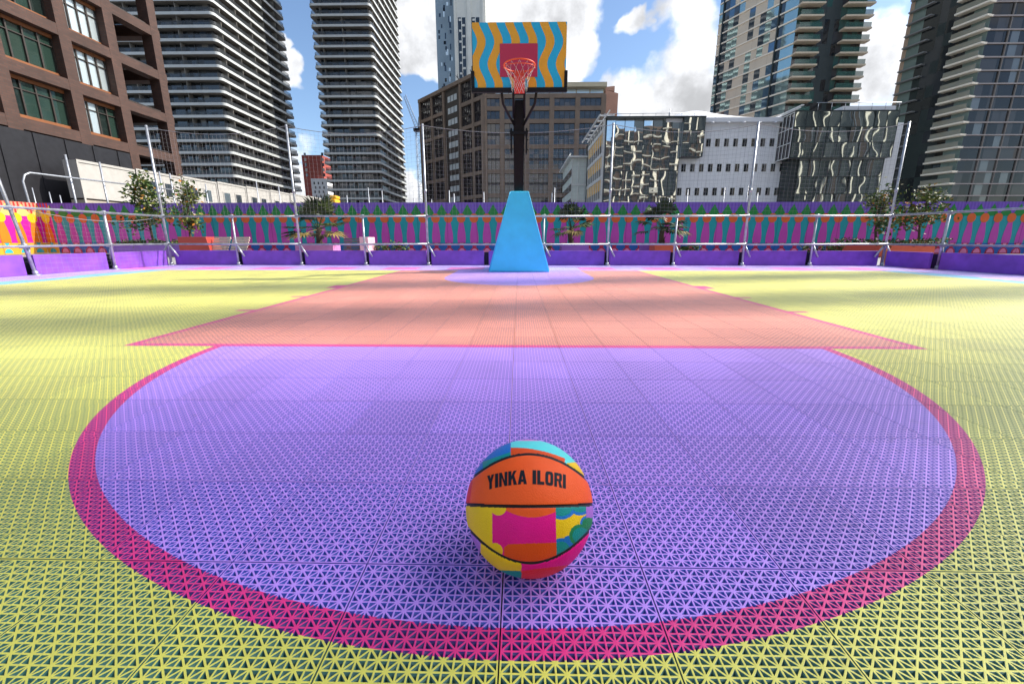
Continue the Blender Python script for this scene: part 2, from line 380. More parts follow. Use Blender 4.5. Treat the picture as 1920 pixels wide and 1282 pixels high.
    me.polygons.foreach_set('material_index', MI); me.polygons.foreach_set('use_smooth', [True] * len(F_)); me.update()
    o = bpy.data.objects.new('ball_cover', me); COL.objects.link(o); o.parent = root
    # heavy condensed block lettering wrapped on the sphere
    sw = .30
    def bar(x0, x1, y0=0, y1=1): return [(x0, y0), (x1, y0), (x1, y1), (x0, y1)]
    def ring(x0, x1, y0, y1, r, wx, wy, a0=0, a1=360, n=20):
        out = []; cx_, cy_, hx, hy = (x0 + x1) / 2, (y0 + y1) / 2, (x1 - x0) / 2, (y1 - y0) / 2
        def pt(t, kx, ky):
            c, s_ = math.cos(t), math.sin(t); e = .5
            return (cx_ + kx * math.copysign(abs(c) ** e, c), cy_ + ky * math.copysign(abs(s_) ** e, s_))
        for k in range(n):
            t0, t1 = math.radians(a0 + (a1 - a0) * k / n), math.radians(a0 + (a1 - a0) * (k + 1) / n)
            out.append([pt(t0, hx, hy), pt(t1, hx, hy), pt(t1, hx - wx, hy - wy), pt(t0, hx - wx, hy - wy)])
        return out
    GLY = {'I': (.34, [bar(0, .34)]), 'L': (.66, [bar(0, sw), bar(sw, .66, 0, .22)]),
           'N': (.82, [bar(0, .27), bar(.55, .82), [(.27, 1), (.10, 1), (.55, 0), (.72, 0)]]),
           'K': (.80, [bar(0, sw), [(sw, .34), (sw, .66), (.50, 1), (.80, 1)], [(.36, .58), (.52, .78), (.83, 0), (.51, 0)]]),
           'A': (.84, [[(0, 0), (.29, 0), (.50, 1), (.27, 1)], [(.55, 0), (.84, 0), (.57, 1), (.34, 1)], bar(.22, .62, .17, .36)]),
           'Y': (.80, [[(0, 1), (.31, 1), (.48, .52), (.27, .42)], [(.49, 1), (.80, 1), (.53, .42), (.32, .52)], bar(.25, .55, 0, .5)]),
           'O': (.78, ring(0, .78, 0, 1, .2, .29, .2)), 'R': (.80, [bar(0, .29), bar(.29, .45, .80, 1), bar(.29, .45, .42, .58)] + ring(.12, .80, .42, 1, .2, .29, .18, -90, 90, 12) + [[(.40, .46), (.66, .46), (.82, 0), (.52, 0)]])}
    quads_, cur_ = [], 0
    for ch in 'YINKA ILORI':
        if ch == ' ': cur_ += .42; continue
        w_, qs = GLY[ch]; quads_ += [[(x + cur_, y) for x, y in q] for q in qs]; cur_ += w_ + .085
    tot = cur_ - .085; lv, lf = [], []
    def on_ball(x, h_):
        X = 665 + 462 * math.sin(-.713 + x / tot * 1.342); Y = 455 - 103 * h_ + 38 * ((X - 665) / 285) ** 2
        d = _ray(820 + X / 3.885, 790 + Y / 3.885).normalized(); oc = CAM - BC; bq = oc.dot(d); r2 = BR + .0004
        return tuple(CAM + d * (-bq - math.sqrt(max(0, bq * bq - oc.length_squared + r2 * r2))) - Vector((BC.x, BC.y, 0)))
    for q in quads_:
        nq = 6 if len(quads_) else 6; base_ = len(lv)
        for i in range(nq + 1):
            for k in range(nq + 1):
                f_, h_ = i / nq, k / nq
                x = (q[0][0] * (1 - f_) + q[1][0] * f_) * (1 - h_) + (q[3][0] * (1 - f_) + q[2][0] * f_) * h_
                y = (q[0][1] * (1 - f_) + q[1][1] * f_) * (1 - h_) + (q[3][1] * (1 - f_) + q[2][1] * f_) * h_
                lv.append(on_ball(x, y))
        for i in range(nq):
            for k in range(nq): b_ = base_ + i * (nq + 1) + k; lf.append((b_, b_ + nq + 1, b_ + nq + 2, b_ + 1))
    tm = bpy.data.meshes.new('lettering'); tm.from_pydata(lv, [], lf); tm.materials.append(mat('ball print', (.012, .012, .018), .6, var=0, spec=.2))
    lo = bpy.data.objects.new('lettering', tm); COL.objects.link(lo); lo.parent = root
make_ball()

# ------------------------------------------------------------------ hoop stand
m_blk = mat('black powder coat', (.006, .006, .008), .5, spec=.25, var=.2, vscale=8)
m_bluepad = mat('sky blue padding', (.06, .66, .94), .5, var=.06, vscale=5, bump=.08, bscale=40)
m_bb = mat('backboard blue', (.012, .46, .78), .4, var=.03); m_bo = mat('backboard orange', (.84, .40, .015), .4, var=.03); m_bc = mat('backboard crimson', (.50, .02, .075), .4, var=.03)
m_rim = mat('orange rim', (.85, .10, .02), .35, var=.05); m_net = mat('white net cord', (.52, .52, .50), .7, var=0)
st = thing('basketball_hoop', (0, 8.0, 0), 'black basketball hoop stand with wavy striped backboard and sky blue wedge base', 'basketball hoop')
mb = MB(); b0, b1, t0, t1 = 7.5, 8.9, 7.52, 8.05
mb.hexa(((-.565, b0, 0), (.565, b0, 0), (.565, b1, 0), (-.565, b1, 0), (-.158, t0, 1.43), (.165, t0, 1.43), (.165, t1, 1.43), (-.158, t1, 1.43)))
base = mb.build('base', m_bluepad, st, bevel=.012)
mb = MB()
for s in (-1, 1): mb.tube(((s * .56 , b0 - .004, .03), (s * .163, t0 - .004, 1.42)), .006, 6)
mb.tube(((-.55, b0 - .004, .03), (.55, b0 - .004, .03)), .006, 6)
mb.build('seam_piping', mat('padding seam', (.10, .60, .90), .5, var=0), base)
mb = MB(); mb.hexa(((-.098, 7.68, 1.4), (.078, 7.68, 1.4), (.078, 7.88, 1.4), (-.098, 7.88, 1.4), (-.105, 7.36, 2.86), (.085, 7.36, 2.86), (.085, 7.56, 2.86), (-.105, 7.56, 2.86)))
pole = mb.build('pole', m_blk, st, bevel=.012)
mb = MB()
mb.box(-.165, .145, 7.44, 7.62, 2.35, 2.40); mb.box(-.155, -.128, 7.46, 7.62, 2.05, 2.45); mb.box(.108, .135, 7.46, 7.62, 2.05, 2.45)
for z in (2.12, 2.28, 2.42):
    for sx in (-.165, .14): mb.tube(((sx, 7.53, z), (sx + .02, 7.53, z)), .014, 8)
mb.build('clamp', m_blk, st)
mb = MB()
for s in (-1, 1):
    mb.tube(((s * .09 - .01, 7.42, 2.60), (s * .09 - .01, 7.3, 2.83), (s * .09 - .01, 7.0, 3.0), (s * .09 - .01, 6.95, 3.35)), .022, 10)
    mb.tube(((s * .08 - .01, 7.45, 2.5), (s * .16 - .01, 7.32, 2.6), (s * .255 - .01, 7.1, 2.72), (s * .275 - .01, 7.0, 2.86), (s * .275 - .01, 6.96, 3.2)), .022, 10)
mb.tube(((-.29, 6.95, 3.2), (.27, 6.95, 3.2)), .02, 8); mb.tube(((-.12, 7.2, 2.9), (.1, 7.2, 2.9)), .018, 8)
mb.build('arm', m_blk, st)
# backboard
BX0, BX1, BZ0, BZ1, BY = -.722, .708, 2.872, 3.775, 6.9
sh = lambda z: (z - BZ0) * .0
mb = MB(); mb.box(BX0, BX1, BY, BY + .03, BZ0, BZ1); NZ = 40
def wav(z): return .052 * math.sin((BZ1 - z) / .60 * 2 * math.pi - 1.15)
for k in range(-1, 7):
    xc = BX0 + .085 + k * .2615
    for i in range(NZ):
        z0 = BZ0 + (BZ1 - BZ0) * i / NZ; z1 = BZ0 + (BZ1 - BZ0) * (i + 1) / NZ
        c = lambda x: max(BX0, min(BX1, x))
        q = [(c(xc - .065 + wav(z0)), z0), (c(xc + .065 + wav(z0)), z0), (c(xc + .065 + wav(z1)), z1), (c(xc - .065 + wav(z1)), z1)]
        if q[1][0] - q[0][0] > .002 or q[2][0] - q[3][0] > .002: mb.face([(x, BY - .002, z) for x, z in q], 1)
bbd = mb.build('backboard', [m_bb, m_bo], st)
mb = MB(); mb.box(-.305, .272, BY - .006, BY - .001, 3.035, 3.49); mb.build('target_square', m_bc, bbd)
mb = MB(); fz = .06
mb.box(BX0 - .03, BX1 + .03, BY - .022, BY + .045, BZ0 - .05, BZ0 + .015); mb.box(BX0 - .03, BX0 + .022, BY - .021, BY + .044, BZ0 + .015, BZ0 + .25); mb.box(BX1 - .022, BX1 + .03, BY - .021, BY + .044, BZ0 + .015, BZ0 + .25)
mb.build('edge_padding', m_blk, bbd, bevel=.01)
# rim, bracket and net
RC = Vector((-.004, 6.52, 3.05)); rr = .2265
hoop = MB(); hoop.tube([RC + Vector((math.cos(t) * rr, math.sin(t) * rr, 0)) for t in [2 * math.pi * k / 48 for k in range(49)]], .0105, 8, cap=False)
for s in (-1, 1): hoop.tube((RC + Vector((s * .19, .12, 0)), RC + Vector((s * .07, .37, -.06))), .008, 6)
hoop.tube([RC + Vector((math.cos(t) * (rr + .004), math.sin(t) * (rr + .004), -.035 - .02 * math.sin(t) ** 2)) for t in [math.pi + math.pi * k / 24 for k in range(25)]], .005, 6)
rim = hoop.build('rim', m_rim, st)
mb = MB(); mb.hexa(((-.09, 6.7, 2.99), (.08, 6.7, 2.99), (.075, 6.89, 2.80), (-.08, 6.89, 2.80), (-.085, 6.70, 3.055), (.075, 6.70, 3.055), (.085, 6.89, 3.055), (-.09, 6.89, 3.055)))
mb.build('bracket', mat('deep orange bracket', (.60, .05, .02), .45, var=.1), rim)
mb = MB()
lev = [(0, .2265, 0), (.08, .18, .5), (.16, .145, 0), (.24, .12, .5), (.32, .115, 0)]
for k in range(12):
    for a, b in zip(lev, lev[1:]):
        for sg in (-.5, .5):
            ta = 2 * math.pi * (k + a[2]) / 12; tb = 2 * math.pi * (k + a[2] + sg) / 12
            mb.tube((RC + Vector((math.cos(ta) * a[1], math.sin(ta) * a[1], -a[0] - .01)), RC + Vector((math.cos(tb) * b[1], math.sin(tb) * b[1], -b[0] - .01))), .0019, 5)
mb.build('net', m_net, st)

# ------------------------------------------------------------------ kick boards, scaffold rails and netting
m_board = mat('purple painted board', (.20, .065, .46), .5, var=.22, vscale=4, bump=.12, bscale=9)
m_tube = mat('galvanised tube', (.40, .42, .46), .42, metal=.7, var=.2, vscale=12, bump=.05, bscale=60)
m_dark = mat('dark gap', (.01, .008, .03), .8, var=0)  # near black: painted shade behind the boards, dark joints on the hoarding
FY, FXL, FXR = 9.42, -8.16, 8.27
backx = [-8.16, -6.56, -5.07, -3.56, -2.1, -.76, .56, 2.03, 3.54, 5.11, 6.64, 8.27]
def kick(p0, p1, label, grp):
    a, b = Vector(p0), Vector(p1); u = (b - a).normalized(); n = Vector((-u.y, u.x, 0)); L_ = (b - a).length
    q = [a + n * -.03, b + n * -.03, b + n * .03, a + n * .03]
    mb = MB(); mb.hexa([(p.x, p.y, .002) for p in q] + [(p.x, p.y, .335 + R.uniform(-.004, .004)) for p in q])
    mid = (a + b) / 2
    return tag(mb.build('kick_board', m_board, loc=(mid.x, mid.y, 0), bevel=.006), label, 'kick board', grp)
bl = ['far purple kick board in the left corner under the timber bench', 'far purple kick board below the red planter side of the pink bench, near left corner',
      'far purple kick board below the largest palm', 'far purple kick board below the two round dark shrubs', 'far purple kick board just left of the blue hoop base',
      'far purple kick board hidden mostly behind the blue hoop base', 'far purple kick board just right of the blue hoop base below the middle palm',
      'far purple kick board between the tall posts below the orange palm planter', 'far purple kick board below the dark hedge beside the orange planter',
      'far purple kick board third from the right corner', 'far purple kick board touching the right corner']
for i, (x0, x1) in enumerate(zip(backx, backx[1:])):
    kick((x0 + .055, FY + .06, 0), (x1 - .055, FY + .06, 0), bl[i], 'purple boards along the far fence')
ly = [9.42, 8.05, 6.70, 5.35, 4.0, 2.7]
ll = ['sunlit purple side board nearest the left corner with thin shadows', 'long sunlit purple side board left of the short fence post', 'sunlit purple side board cut by the left picture edge', 'purple side board out on the left, nearer than the cut one', 'purple side board nearest the viewer on the left']
for i, (y0, y1) in enumerate(zip(ly, ly[1:])):
    kick((FXL - .07 - .03 * i, y1 + .06, 0), (FXL - .07 - .03 * i, y0 - .06, 0), ll[i], 'purple boards along the left fence')
ry = [9.42, 8.35, 6.9, 5.5, 4.1]
rl = ['shaded purple side board next to the right corner post', 'long shaded purple side board cut by the right picture edge', 'purple side board out on the right', 'purple side board nearest the viewer on the right']
for i, (y0, y1) in enumerate(zip(ry, ry[1:])):
    kick((FXR + .1 + .17 * i, y1 + .06, 0), (FXR + .06 + .13 * i, y0 - .06, 0), rl[i], 'purple boards along the right fence')
def post(root, x, y, h, brace=None, r=.026, lean=(0, 0)):
    mb = MB(); mb.tube(((x, y, 0), (x + lean[0], y + lean[1], h)), r, 10); p = mb.build('post', m_tube, root)
    mb = MB(); mb.tube(((x, y, 0), (x, y, .012)), .075, 16); mb.tube(((x, y, .012), (x, y, .07)), .036, 12); mb.build('base_plate', m_tube, p)
    for z in (.48, 1.1):
        xl = x + lean[0] * z / h; mb = MB(); mb.tube(((xl, y, z - .04), (xl, y, z + .04)), r + .012, 10); mb.box(xl - .05, xl + .05, y - .045, y - .02, z - .035, z + .03)
        mb.build('coupler', m_tube, p)
    if h > 2:
        xl = x + lean[0] * 1.64 / h; mb = MB(); mb.tube(((xl, y, 1.6), (xl, y, 1.68)), r + .008, 10); mb.build('coupler', m_tube, p)
    if brace:
        for (dx, dy) in brace:
            mb = MB(); mb.tube(((x + dx * .1, y + dy * .1, .46), (x + dx, y + dy, .20)), .02, 8); mb.build('brace', m_tube, p)
def rail(root, a, b, r=.021):
    mb = MB(); a, b = Vector(a), Vector(b); mid = (a + b) / 2 + Vector((0, 0, -.004)); mb.tube((a, mid, b), r, 10); return mb.build('rail', m_tube, root)
fb = thing('scaffold_fence', (0, FY - .03, 0), 'far scaffold tube fence with tall posts crossing behind the hoop', 'fence')
for i, x in enumerate(backx):
    if i == 5: continue
    tall = i in (0, 2, 4, 7, 9, 11)
    post(fb, x, FY - .03, 3.02 if tall else 1.12, [(.16, .0)] if i not in (0, 11) else [(-.2, 0), (.2, .0)], .024 if tall else .021, (.0 if not tall else (-.02 if x > 0 else .0), 0))
for z in (.481, 1.102):
    for x0, x1 in ((-8.16, -5.07), (-5.07, -2.1), (-2.1, 2.03), (2.03, 5.11), (5.11, 8.27)): rail(fb, (x0 + .001, FY - .085, z + R.uniform(-.006, .006)), (x1 - .001, FY - .085, z + R.uniform(-.006, .006)))
mb = MB(); mb.box(FXL, FXR, FY + .10, FY + .14, .0, .30); mb.build('gap_shade_strip', m_dark, fb)  # dark strip added as the shade in the gaps between boards
fl = thing('scaffold_fence', (FXL, 7, 0), 'left scaffold tube fence beside the sunlit purple boards', 'fence')
for i, y in enumerate(ly[1:]):
    post(fl, FXL - .03 * i, y, 3.02 if i in (1, 3) else 1.12, [(-.12, .05)], .025, ((at_y(0, 345, y).x - FXL + .03) * 3.02 / at_y(0, 345, y).z, 0) if i == 1 else (0, 0))
for z in (.481, 1.102): rail(fl, (FXL + .055, 9.36, z + (.003 if z < 1 else .0)), (FXL - .07, 2.7, z + (.003 if z < 1 else 0)))
mb = MB(); mb.hexa(((FXL - .24, 9.38, 0), (FXL - .20, 9.38, 0), (FXL - .40, 2.7, 0), (FXL - .44, 2.7, 0), (FXL - .24, 9.38, .3), (FXL - .20, 9.38, .3), (FXL - .40, 2.7, .3), (FXL - .44, 2.7, .3))); mb.build('gap_shade_strip', m_dark, fl)  # same added shade strip along the left boards
fr = thing('scaffold_fence', (FXR, 7, 0), 'right scaffold tube fence beside the shaded purple boards', 'fence')
for i, y in enumerate(ry[1:]):
    post(fr, FXR + .2 + .16 * i, y, 3.02 if i == 1 else 1.12, [(.12, .05)], .026)
for z in (.481, 1.105): rail(fr, (FXR - .055, 9.36, z), (FXR + .2 + .16 * 3 - .06, 4.1, z))
mb = MB(); mb.hexa(((FXR + .22, 9.38, 0), (FXR + .26, 9.38, 0), (FXR + .86, 4.1, 0), (FXR + .82, 4.1, 0), (FXR + .22, 9.38, .3), (FXR + .26, 9.38, .3), (FXR + .86, 4.1, .3), (FXR + .82, 4.1, .3))); mb.build('gap_shade_strip', m_dark, fr)  # same added shade strip along the right boards
mb = MB(); mb.box(8.27 + .035, 8.27 + .125, FY + .03, FY + .07, .0, .36); tag(mb.build('timber_stake', mat('raw orange timber', (.55, .22, .08), .7, var=.2, vscale=10), bevel=.004, loc=(8.34, FY + .05, 0)), 'short orange timber stake at the foot of the right corner post', 'timber stake')
# netting strung between the tall posts
m_string = mat('grey netting cord', (.22, .22, .24), .7, var=0)
def net_strip(mb, a, b, z0, ztop, sp=.085, r=.0013):
    a, b = Vector(a), Vector(b); L_ = (b - a).length; u = (b - a) / L_; n = int(L_ / sp); nz = int((ztop - z0) / sp)
    sag = lambda t: -.16 * 4 * t * (1 - t)
    for i in range(1, n):
        p = a + u * (i * L_ / n); zt = ztop + sag(i / n); mb.tube(((p.x, p.y, z0), (p.x, p.y, zt)), r, 3, cap=False)
    for k in range(nz + 1):
        pts = []
        for q in range(9):
            t = q / 8; p = a + u * L_ * t; zz_ = z0 + (ztop + sag(t) - z0) * k / nz; pts.append((p.x, p.y, zz_))
        mb.tube(pts, r if k < nz else .006, 3 if k < nz else 6, cap=False)
nets = [(-8.16, -5.07), (-5.07, -2.1), (-2.1, 2.03), (2.03, 5.11), (5.11, 8.25)]
mb = MB()
for a, b in nets: net_strip(mb, (a, FY - .065, 0), (b, FY - .065, 0), 1.12, 2.98)
tag(mb.build('safety_net', m_string), 'fine grey safety net hung across the tall far posts', 'net')
mb = MB(); net_strip(mb, (FXL, 9.4, 0), (FXL - .03, 6.7, 0), .02, 1.1, .085, .0008); tag(mb.build('mesh_screen', m_string), 'fine mesh screen stretched along the left fence rails', 'net')

# ------------------------------------------------------------------ painted hoarding
HY, HH, HP = 17.0, 2.045, .526
hc = {k: mat('hoarding ' + k, c, .55, var=.06, vscale=2) for k, c in dict(purple=(.17, .08, .47), lilac=(.13, .06, .40), green=(.0, .19, .03), orange=(.62, .11, .02), teal=(.0, .27, .32), pink=(.46, .05, .37), blue=(.0, .09, .38), crimson=(.42, .002, .05), rose=(.70, .20, .38),
     yred=(.62, .02, .012), ypink=(.66, .25, .16), ycream=(.68, .48, .14), yyel=(.72, .46, .0), ymag=(.60, .0, .27), yora=(.70, .17, .0), ycyan=(.02, .38, .44), ygold=(.68, .34, .02)).items()}
hk = list(hc.keys()); HI = {k: i for i, k in enumerate(hk)}
def hoarding_art(mb, F, L_, n0, scheme, HP=HP):
    S = dict(base='purple', tri='green', circ='orange', bg='teal', pin='pink', low='blue', x='crimson', arch='rose', flute='lilac') if scheme == 0 else \
        dict(base='ypink', tri='ycream', circ='yyel', bg='ymag', pin='yora', low='ygold', x='ygold', arch='ycyan', flute='yred')
    n = int(L_ / HP)
    def P(pts, d, k): mb.face([F.at(a, z, d) for a, z in pts], HI[S[k]])
    for q in range(int(L_ / 1.22)):
        mb.face([F.at(n0 + .4 + q * 1.22, .0, .0135), F.at(n0 + .408 + q * 1.22, .0, .0135), F.at(n0 + .408 + q * 1.22, HH - .003, .0135), F.at(n0 + .4 + q * 1.22, HH - .003, .0135)], len(hk))
    for i in range(n):
        c = n0 + i * HP; h = HP / 2; a0, a1 = c - h, c + h
        P([(a0, 0), (a1, 0), (a1, .44), (a0, .44)], .003, 'low')
        P([(a0, .44), (a1, .44), (a1, 1.52), (a0, 1.52)], .003, 'bg')
        for q in range(4): P([(a0 + q * HP / 4, 1.52), (a0 + (q + .45) * HP / 4, 1.52), (a0 + (q + .45) * HP / 4, HH - .004), (a0 + q * HP / 4, HH - .004)], .003, 'flute')
        # tree-like triangles stand between the pins
        for s in (-1, 1):
            e = c + s * h; tip = e
            pts = [(c, 1.50), (e, 1.50), (e, 1.975), (c + .04, 1.60)] if s > 0 else [(e, 1.50), (c, 1.50), (c - .04, 1.60), (e, 1.975)]
            P(pts, .006, 'tri')
        P([(c + .175 * math.cos(t), 1.425 + .185 * math.sin(t)) for t in [2 * math.pi * k / 24 for k in range(24)]], .012, 'circ')
        prof = [(.085, 1.30), (.10, 1.20), (.135, 1.0), (.165, .8), (.175, .62), (.16, .44)]
        P([(c - w, z) for w, z in prof] + [(c + w, z) for w, z in reversed(prof)], .009, 'pin')
        P([(c - .20, .0), (c + .20, 0), (c + .17, .16), (c + .06, .27), (c + .15, .42), (c + .10, .44), (c, .34), (c - .10, .44), (c - .15, .42), (c - .06, .27), (c - .17, .16)], .006, 'x')
        P([(c + .135 * math.cos(t), .05 + .17 * max(0, math.sin(t)) - (.05 if math.sin(t) < 0 else 0)) for t in [math.pi * k / 14 for k in range(15)]], .009, 'arch')
        P([(c - .09, .455), (c + .09, .455), (c + .03, .345), (c - .03, .345)], .009, 'arch')
m_hb = hc['purple']
HL, HR = -20.0, 24.2
F = Frame((HL, HY, 0), (1, 0, 0), (0, -1, 0))
hb = thing('hoarding', (0, HY, 0), 'long purple site hoarding painted with green cones and pink pins', 'hoarding')
mb = MB(); mb.box(HL, HR, HY, HY + .12, 0, HH); pan = mb.build('panel', m_hb, hb)
mb = MB(); hoarding_art(mb, F, HR - HL - .5, HP * 1.5, 0); hoarding_art(mb, F, HP * 1.2, HP * .5, 1); mb.build('painted_pattern', list(hc.values()) + [m_dark], pan)
for px, yt in ((650, 366), (690, 352), (716, 358), (776, 372), (809, 374), (842, 357), (851, 363), (907, 360), (1035, 362), (1040, 352), (1255, 372), (1290, 355), (1359, 352), (1403, 348), (1421, 362), (300, 352), (352, 345), (385, 345), (480, 340), (522, 348), (60, 352), (92, 360), (112, 366)):
    p = at_y(px, yt, HY + .16); mb = MB(); mb.tube(((p.x, HY + .16, .1), (p.x, HY + .16, p.z)), .02, 6); mb.build('support_post', m_tube, hb)
hs = thing('hoarding', (HL, 14, 0), 'sunlit yellow and magenta painted hoarding at the far left', 'hoarding')
F = Frame((HL, 11.2, 0), (0, 1, 0), (1, 0, 0)); mb = MB(); mb.box(HL - .12, HL, 11.2, HY - .01, 0, HH); pan2 = mb.build('panel', hc['ypink'], hs)
mb = MB(); hoarding_art(mb, F, HY - 11.2, (HY - 11.21) / 22, 1, (HY - 11.21) / 11); mb.build('painted_pattern', list(hc.values()) + [m_dark], pan2)

# ------------------------------------------------------------------ planting and benches on the plaza
m_soil = mat('soil', (.03, .02, .015), .9, var=.3, vscale=20)
LEAF = [mat('leaf ' + n_, c, .6, spec=.3, var=.3, vscale=9) for n_, c in (('dark', (.03, .065, .015)), ('mid', (.075, .12, .025)), ('olive', (.15, .17, .03)), ('rust', (.30, .16, .03)), ('orange', (.75, .26, .03)), ('cream', (.70, .66, .48)))]
m_bark = mat('bark', (.07, .045, .03), .85, var=.3, vscale=20, bump=.4, bscale=40)
m_frond = [mat('frond ' + n_, c, .5, var=.25, vscale=6) for n_, c in (('dark', (.018, .035, .010)), ('green', (.055, .085, .012)), ('dry', (.28, .20, .06)))]
def planter(x0, x1, y, z, col, label, d=.6, nm='planter'):
    t = thing('planter', ((x0 + x1) / 2, y, 0), label, 'planter', 'planters on the plaza'); w = .05
    mb = MB(); mb.box(x0, x1, y, y + w, 0, z); mb.box(x0, x1, y + d - w, y + d, 0, z); mb.box(x0, x0 + w, y + w, y + d - w, 0, z); mb.box(x1 - w, x1, y + w, y + d - w, 0, z)
    mb.build('box', col, t); mb = MB(); mb.box(x0 + w, x1 - w, y + w, y + d - w, 0, z - .06); mb.build('soil', m_soil, t); return t
def leaf(mb, p, s, m, d=None):
    d = Vector((R.gauss(0, 1), R.gauss(0, 1), R.gauss(0, .6))).normalized() if d is None else d
    w = d.orthogonal().normalized(); w = (Matrix.Rotation(R.uniform(0, 6.28), 3, d) @ w) * s * .28
    nb = d.cross(w).normalized() * s * .08
    mb.face((p, p + d * s * .45 + w + nb, p + d * s, p + d * s * .45 - w + nb), m)
def tree(x, y, z0, h, spread, label, nleaf, weights, seed, lean=0):
    global R
    R = random.Random(seed)
    t = thing('tree', (x, y, z0), label, 'tree', 'small trees in the planters')
    mb = MB(); tips = []; top = Vector((x + lean, y, z0 + h * .92))
    stem = [Vector((x, y, z0 - .1))]
    for k in range(1, 7): q = k / 6; stem.append(Vector((x + lean * q + R.uniform(-.05, .05), y + R.uniform(-.05, .05), z0 + h * .9 * q)))
    mb.tube(stem, [.045 - .005 * k for k in range(7)], 7)
    for k in range(16):
        q = R.uniform(.22, .95); i = min(5, int(q * 6)); b = stem[i].lerp(stem[i + 1], q * 6 - i); a = R.uniform(0, 6.28)
        le = spread * R.uniform(.5, 1.0) * (1.1 - .6 * q); e = b + Vector((math.cos(a) * le, math.sin(a) * le, le * R.uniform(.3, 1.0)))
        mid = b.lerp(e, .5) + Vector((0, 0, R.uniform(-.03, .08))); mb.tube((b, mid, e), [.016, .011, .006], 5); tips += [(mid, .7), (e, 1.0), (b.lerp(e, .75), 1.)]
        for _ in range(2):
            e2 = mid.lerp(e, R.random()) + Vector((R.uniform(-.2, .2), R.uniform(-.2, .2), R.uniform(.0, .25))); mb.tube((mid.lerp(e, .4), e2), [.007, .004], 4); tips.append((e2, .9))
    mb.build('trunk', m_bark, t)
    mb = MB()
    for k in range(nleaf):
        c, s = R.choice(tips); rad = .15 * s
        p = c + Vector((R.gauss(0, rad), R.gauss(0, rad), R.gauss(0, rad * .8)))
        m = R.choices(range(6), weights)[0]; leaf(mb, p, R.uniform(.09, .17) if m < 4 else R.uniform(.09, .14), m)
    mb.build('crown', LEAF, t)
def shrub(x0, x1, y, z0, z1, label, n, weights, seed, d=.45, grp='low shrubs behind the boards'):
    global R
    R = random.Random(seed); t = thing('shrub', ((x0 + x1) / 2, y, z0), label, 'shrub', grp)
    mb = MB()
    for k in range(max(3, int((x1 - x0) / .15))):
        xx = R.uniform(x0, x1); mb.tube(((xx, y + R.uniform(-.1, .1), z0 - .05), (xx + R.uniform(-.08, .08), y, z0 + (z1 - z0) * .7)), [.012, .006], 5)
    mb.m = [6] * len(mb.m); nc = max(4, int((x1 - x0) / .22)); cl = [(x0 + (x1 - x0) * (k + R.random()) / nc, R.uniform(.6, 1.)) for k in range(nc)]
    for k in range(n):
        cx_, hh = R.choice(cl); p = Vector((cx_ + R.gauss(0, .12), y + R.gauss(0, d * .3), z0 + (z1 - z0) * hh * R.random() ** .7)); p.x = min(x1, max(x0, p.x))
        leaf(mb, p, R.uniform(.06, .12), R.choices(range(6), weights)[0])
    mb.build('foliage', LEAF + [m_bark], t)
def palm(x, y, z0, trunk, rad, label, seed, nf=22):
    global R
    R = random.Random(seed); t = thing('palm', (x, y, z0), label, 'palm', 'fan palms in the planters')
    mb = MB(); mb.tube([(x + .02 * math.sin(k), y, z0 - .1 + (trunk + .1) * k / 8) for k in range(9)], [.10 - .004 * k + .012 * (k % 2) for k in range(9)], 9)
    for k in range(30):
        a = R.uniform(0, 6.28); z = z0 + R.uniform(.0, trunk); mb.tube(((x + .07 * math.cos(a), y + .07 * math.sin(a), z), (x + .13 * math.cos(a), y + .13 * math.sin(a), z + .10)), [.018, .006], 4)
    mb.build('trunk', m_bark, t); mb = MB(); top = Vector((x, y, z0 + trunk - .05))
    for k in range(nf):
        a = k * 2.4 + R.uniform(-.2, .2); el = R.choice([1.25, .95, .65, .35, .1, -.2]) + R.uniform(-.12, .12)
        d = Vector((math.cos(a) * math.cos(el), math.sin(a) * math.cos(el), math.sin(el))); pl = rad * R.uniform(.42, .6); m = 2 if (el < .1 and R.random() < .35) else (1 if R.random() < .55 else 0)
        hub = top + d * pl; mb.tube((top, top.lerp(hub, .5) + Vector((0, 0, .02)), hub), [.012, .009, .007], 4, m)
        side = d.cross(Vector((0, 0, 1))); side = side.normalized() if side.length > .1 else Vector((1, 0, 0)); up = side.cross(d).normalized()
        nb = 15
        for q in range(nb):
            th_ = (q / (nb - 1) - .5) * 2 * 1.75; bl_ = rad * R.uniform(.40, .52) * (1 - .25 * abs(th_) / 1.75)
            dd = (d * math.cos(th_) + side * math.sin(th_)).normalized(); w = dd.cross(up).normalized() * .042
            tip = hub + dd * bl_ - Vector((0, 0, .10 * R.random() + .02)) + up * .02; mid_ = hub + dd * bl_ * .55 + up * .035
            mb.face((hub, mid_ + w, tip, mid_ - w), m)
    mb.build('fronds', m_frond, t)
def X_(px, y, py=460): return at_y(px, py, y).x
def Z_(px, py, y): return at_y(px, py, y).z
pc = {k: mat('planter ' + k, c, .5, var=.08) for k, c in dict(red=(.42, .045, .03), orange=(.70, .12, .06), purple=(.26, .10, .48), pink=(.62, .22, .48), rose=(.85, .45, .55)).items()}
PYD = 14.3
planter(X_(205, PYD), X_(338, PYD), PYD, .40, pc['purple'], 'long purple planter under the two flowering trees by the left corner', .8)
tree(X_(272, PYD), PYD + .4, .34, 2.45, .75, 'leafy small tree with dark leaves and yellow flecks left of the tall corner post', 1250, (7, 5, 2.5, .5, .06, .12), 3, -.15)
tree(X_(338, PYD), PYD + .45, .34, 2.35, .55, 'sparse small tree with orange flowers right of the tall corner post', 760, (4, 5, 4, 1.2, .5, .25), 8, .25)
shrub(X_(215, PYD), X_(330, PYD), PYD + .25, .34, .60, 'low green hedge along the planter below the flowering trees', 700, (5, 5, 2, .3, 0, .1), 5)
by = 14.0
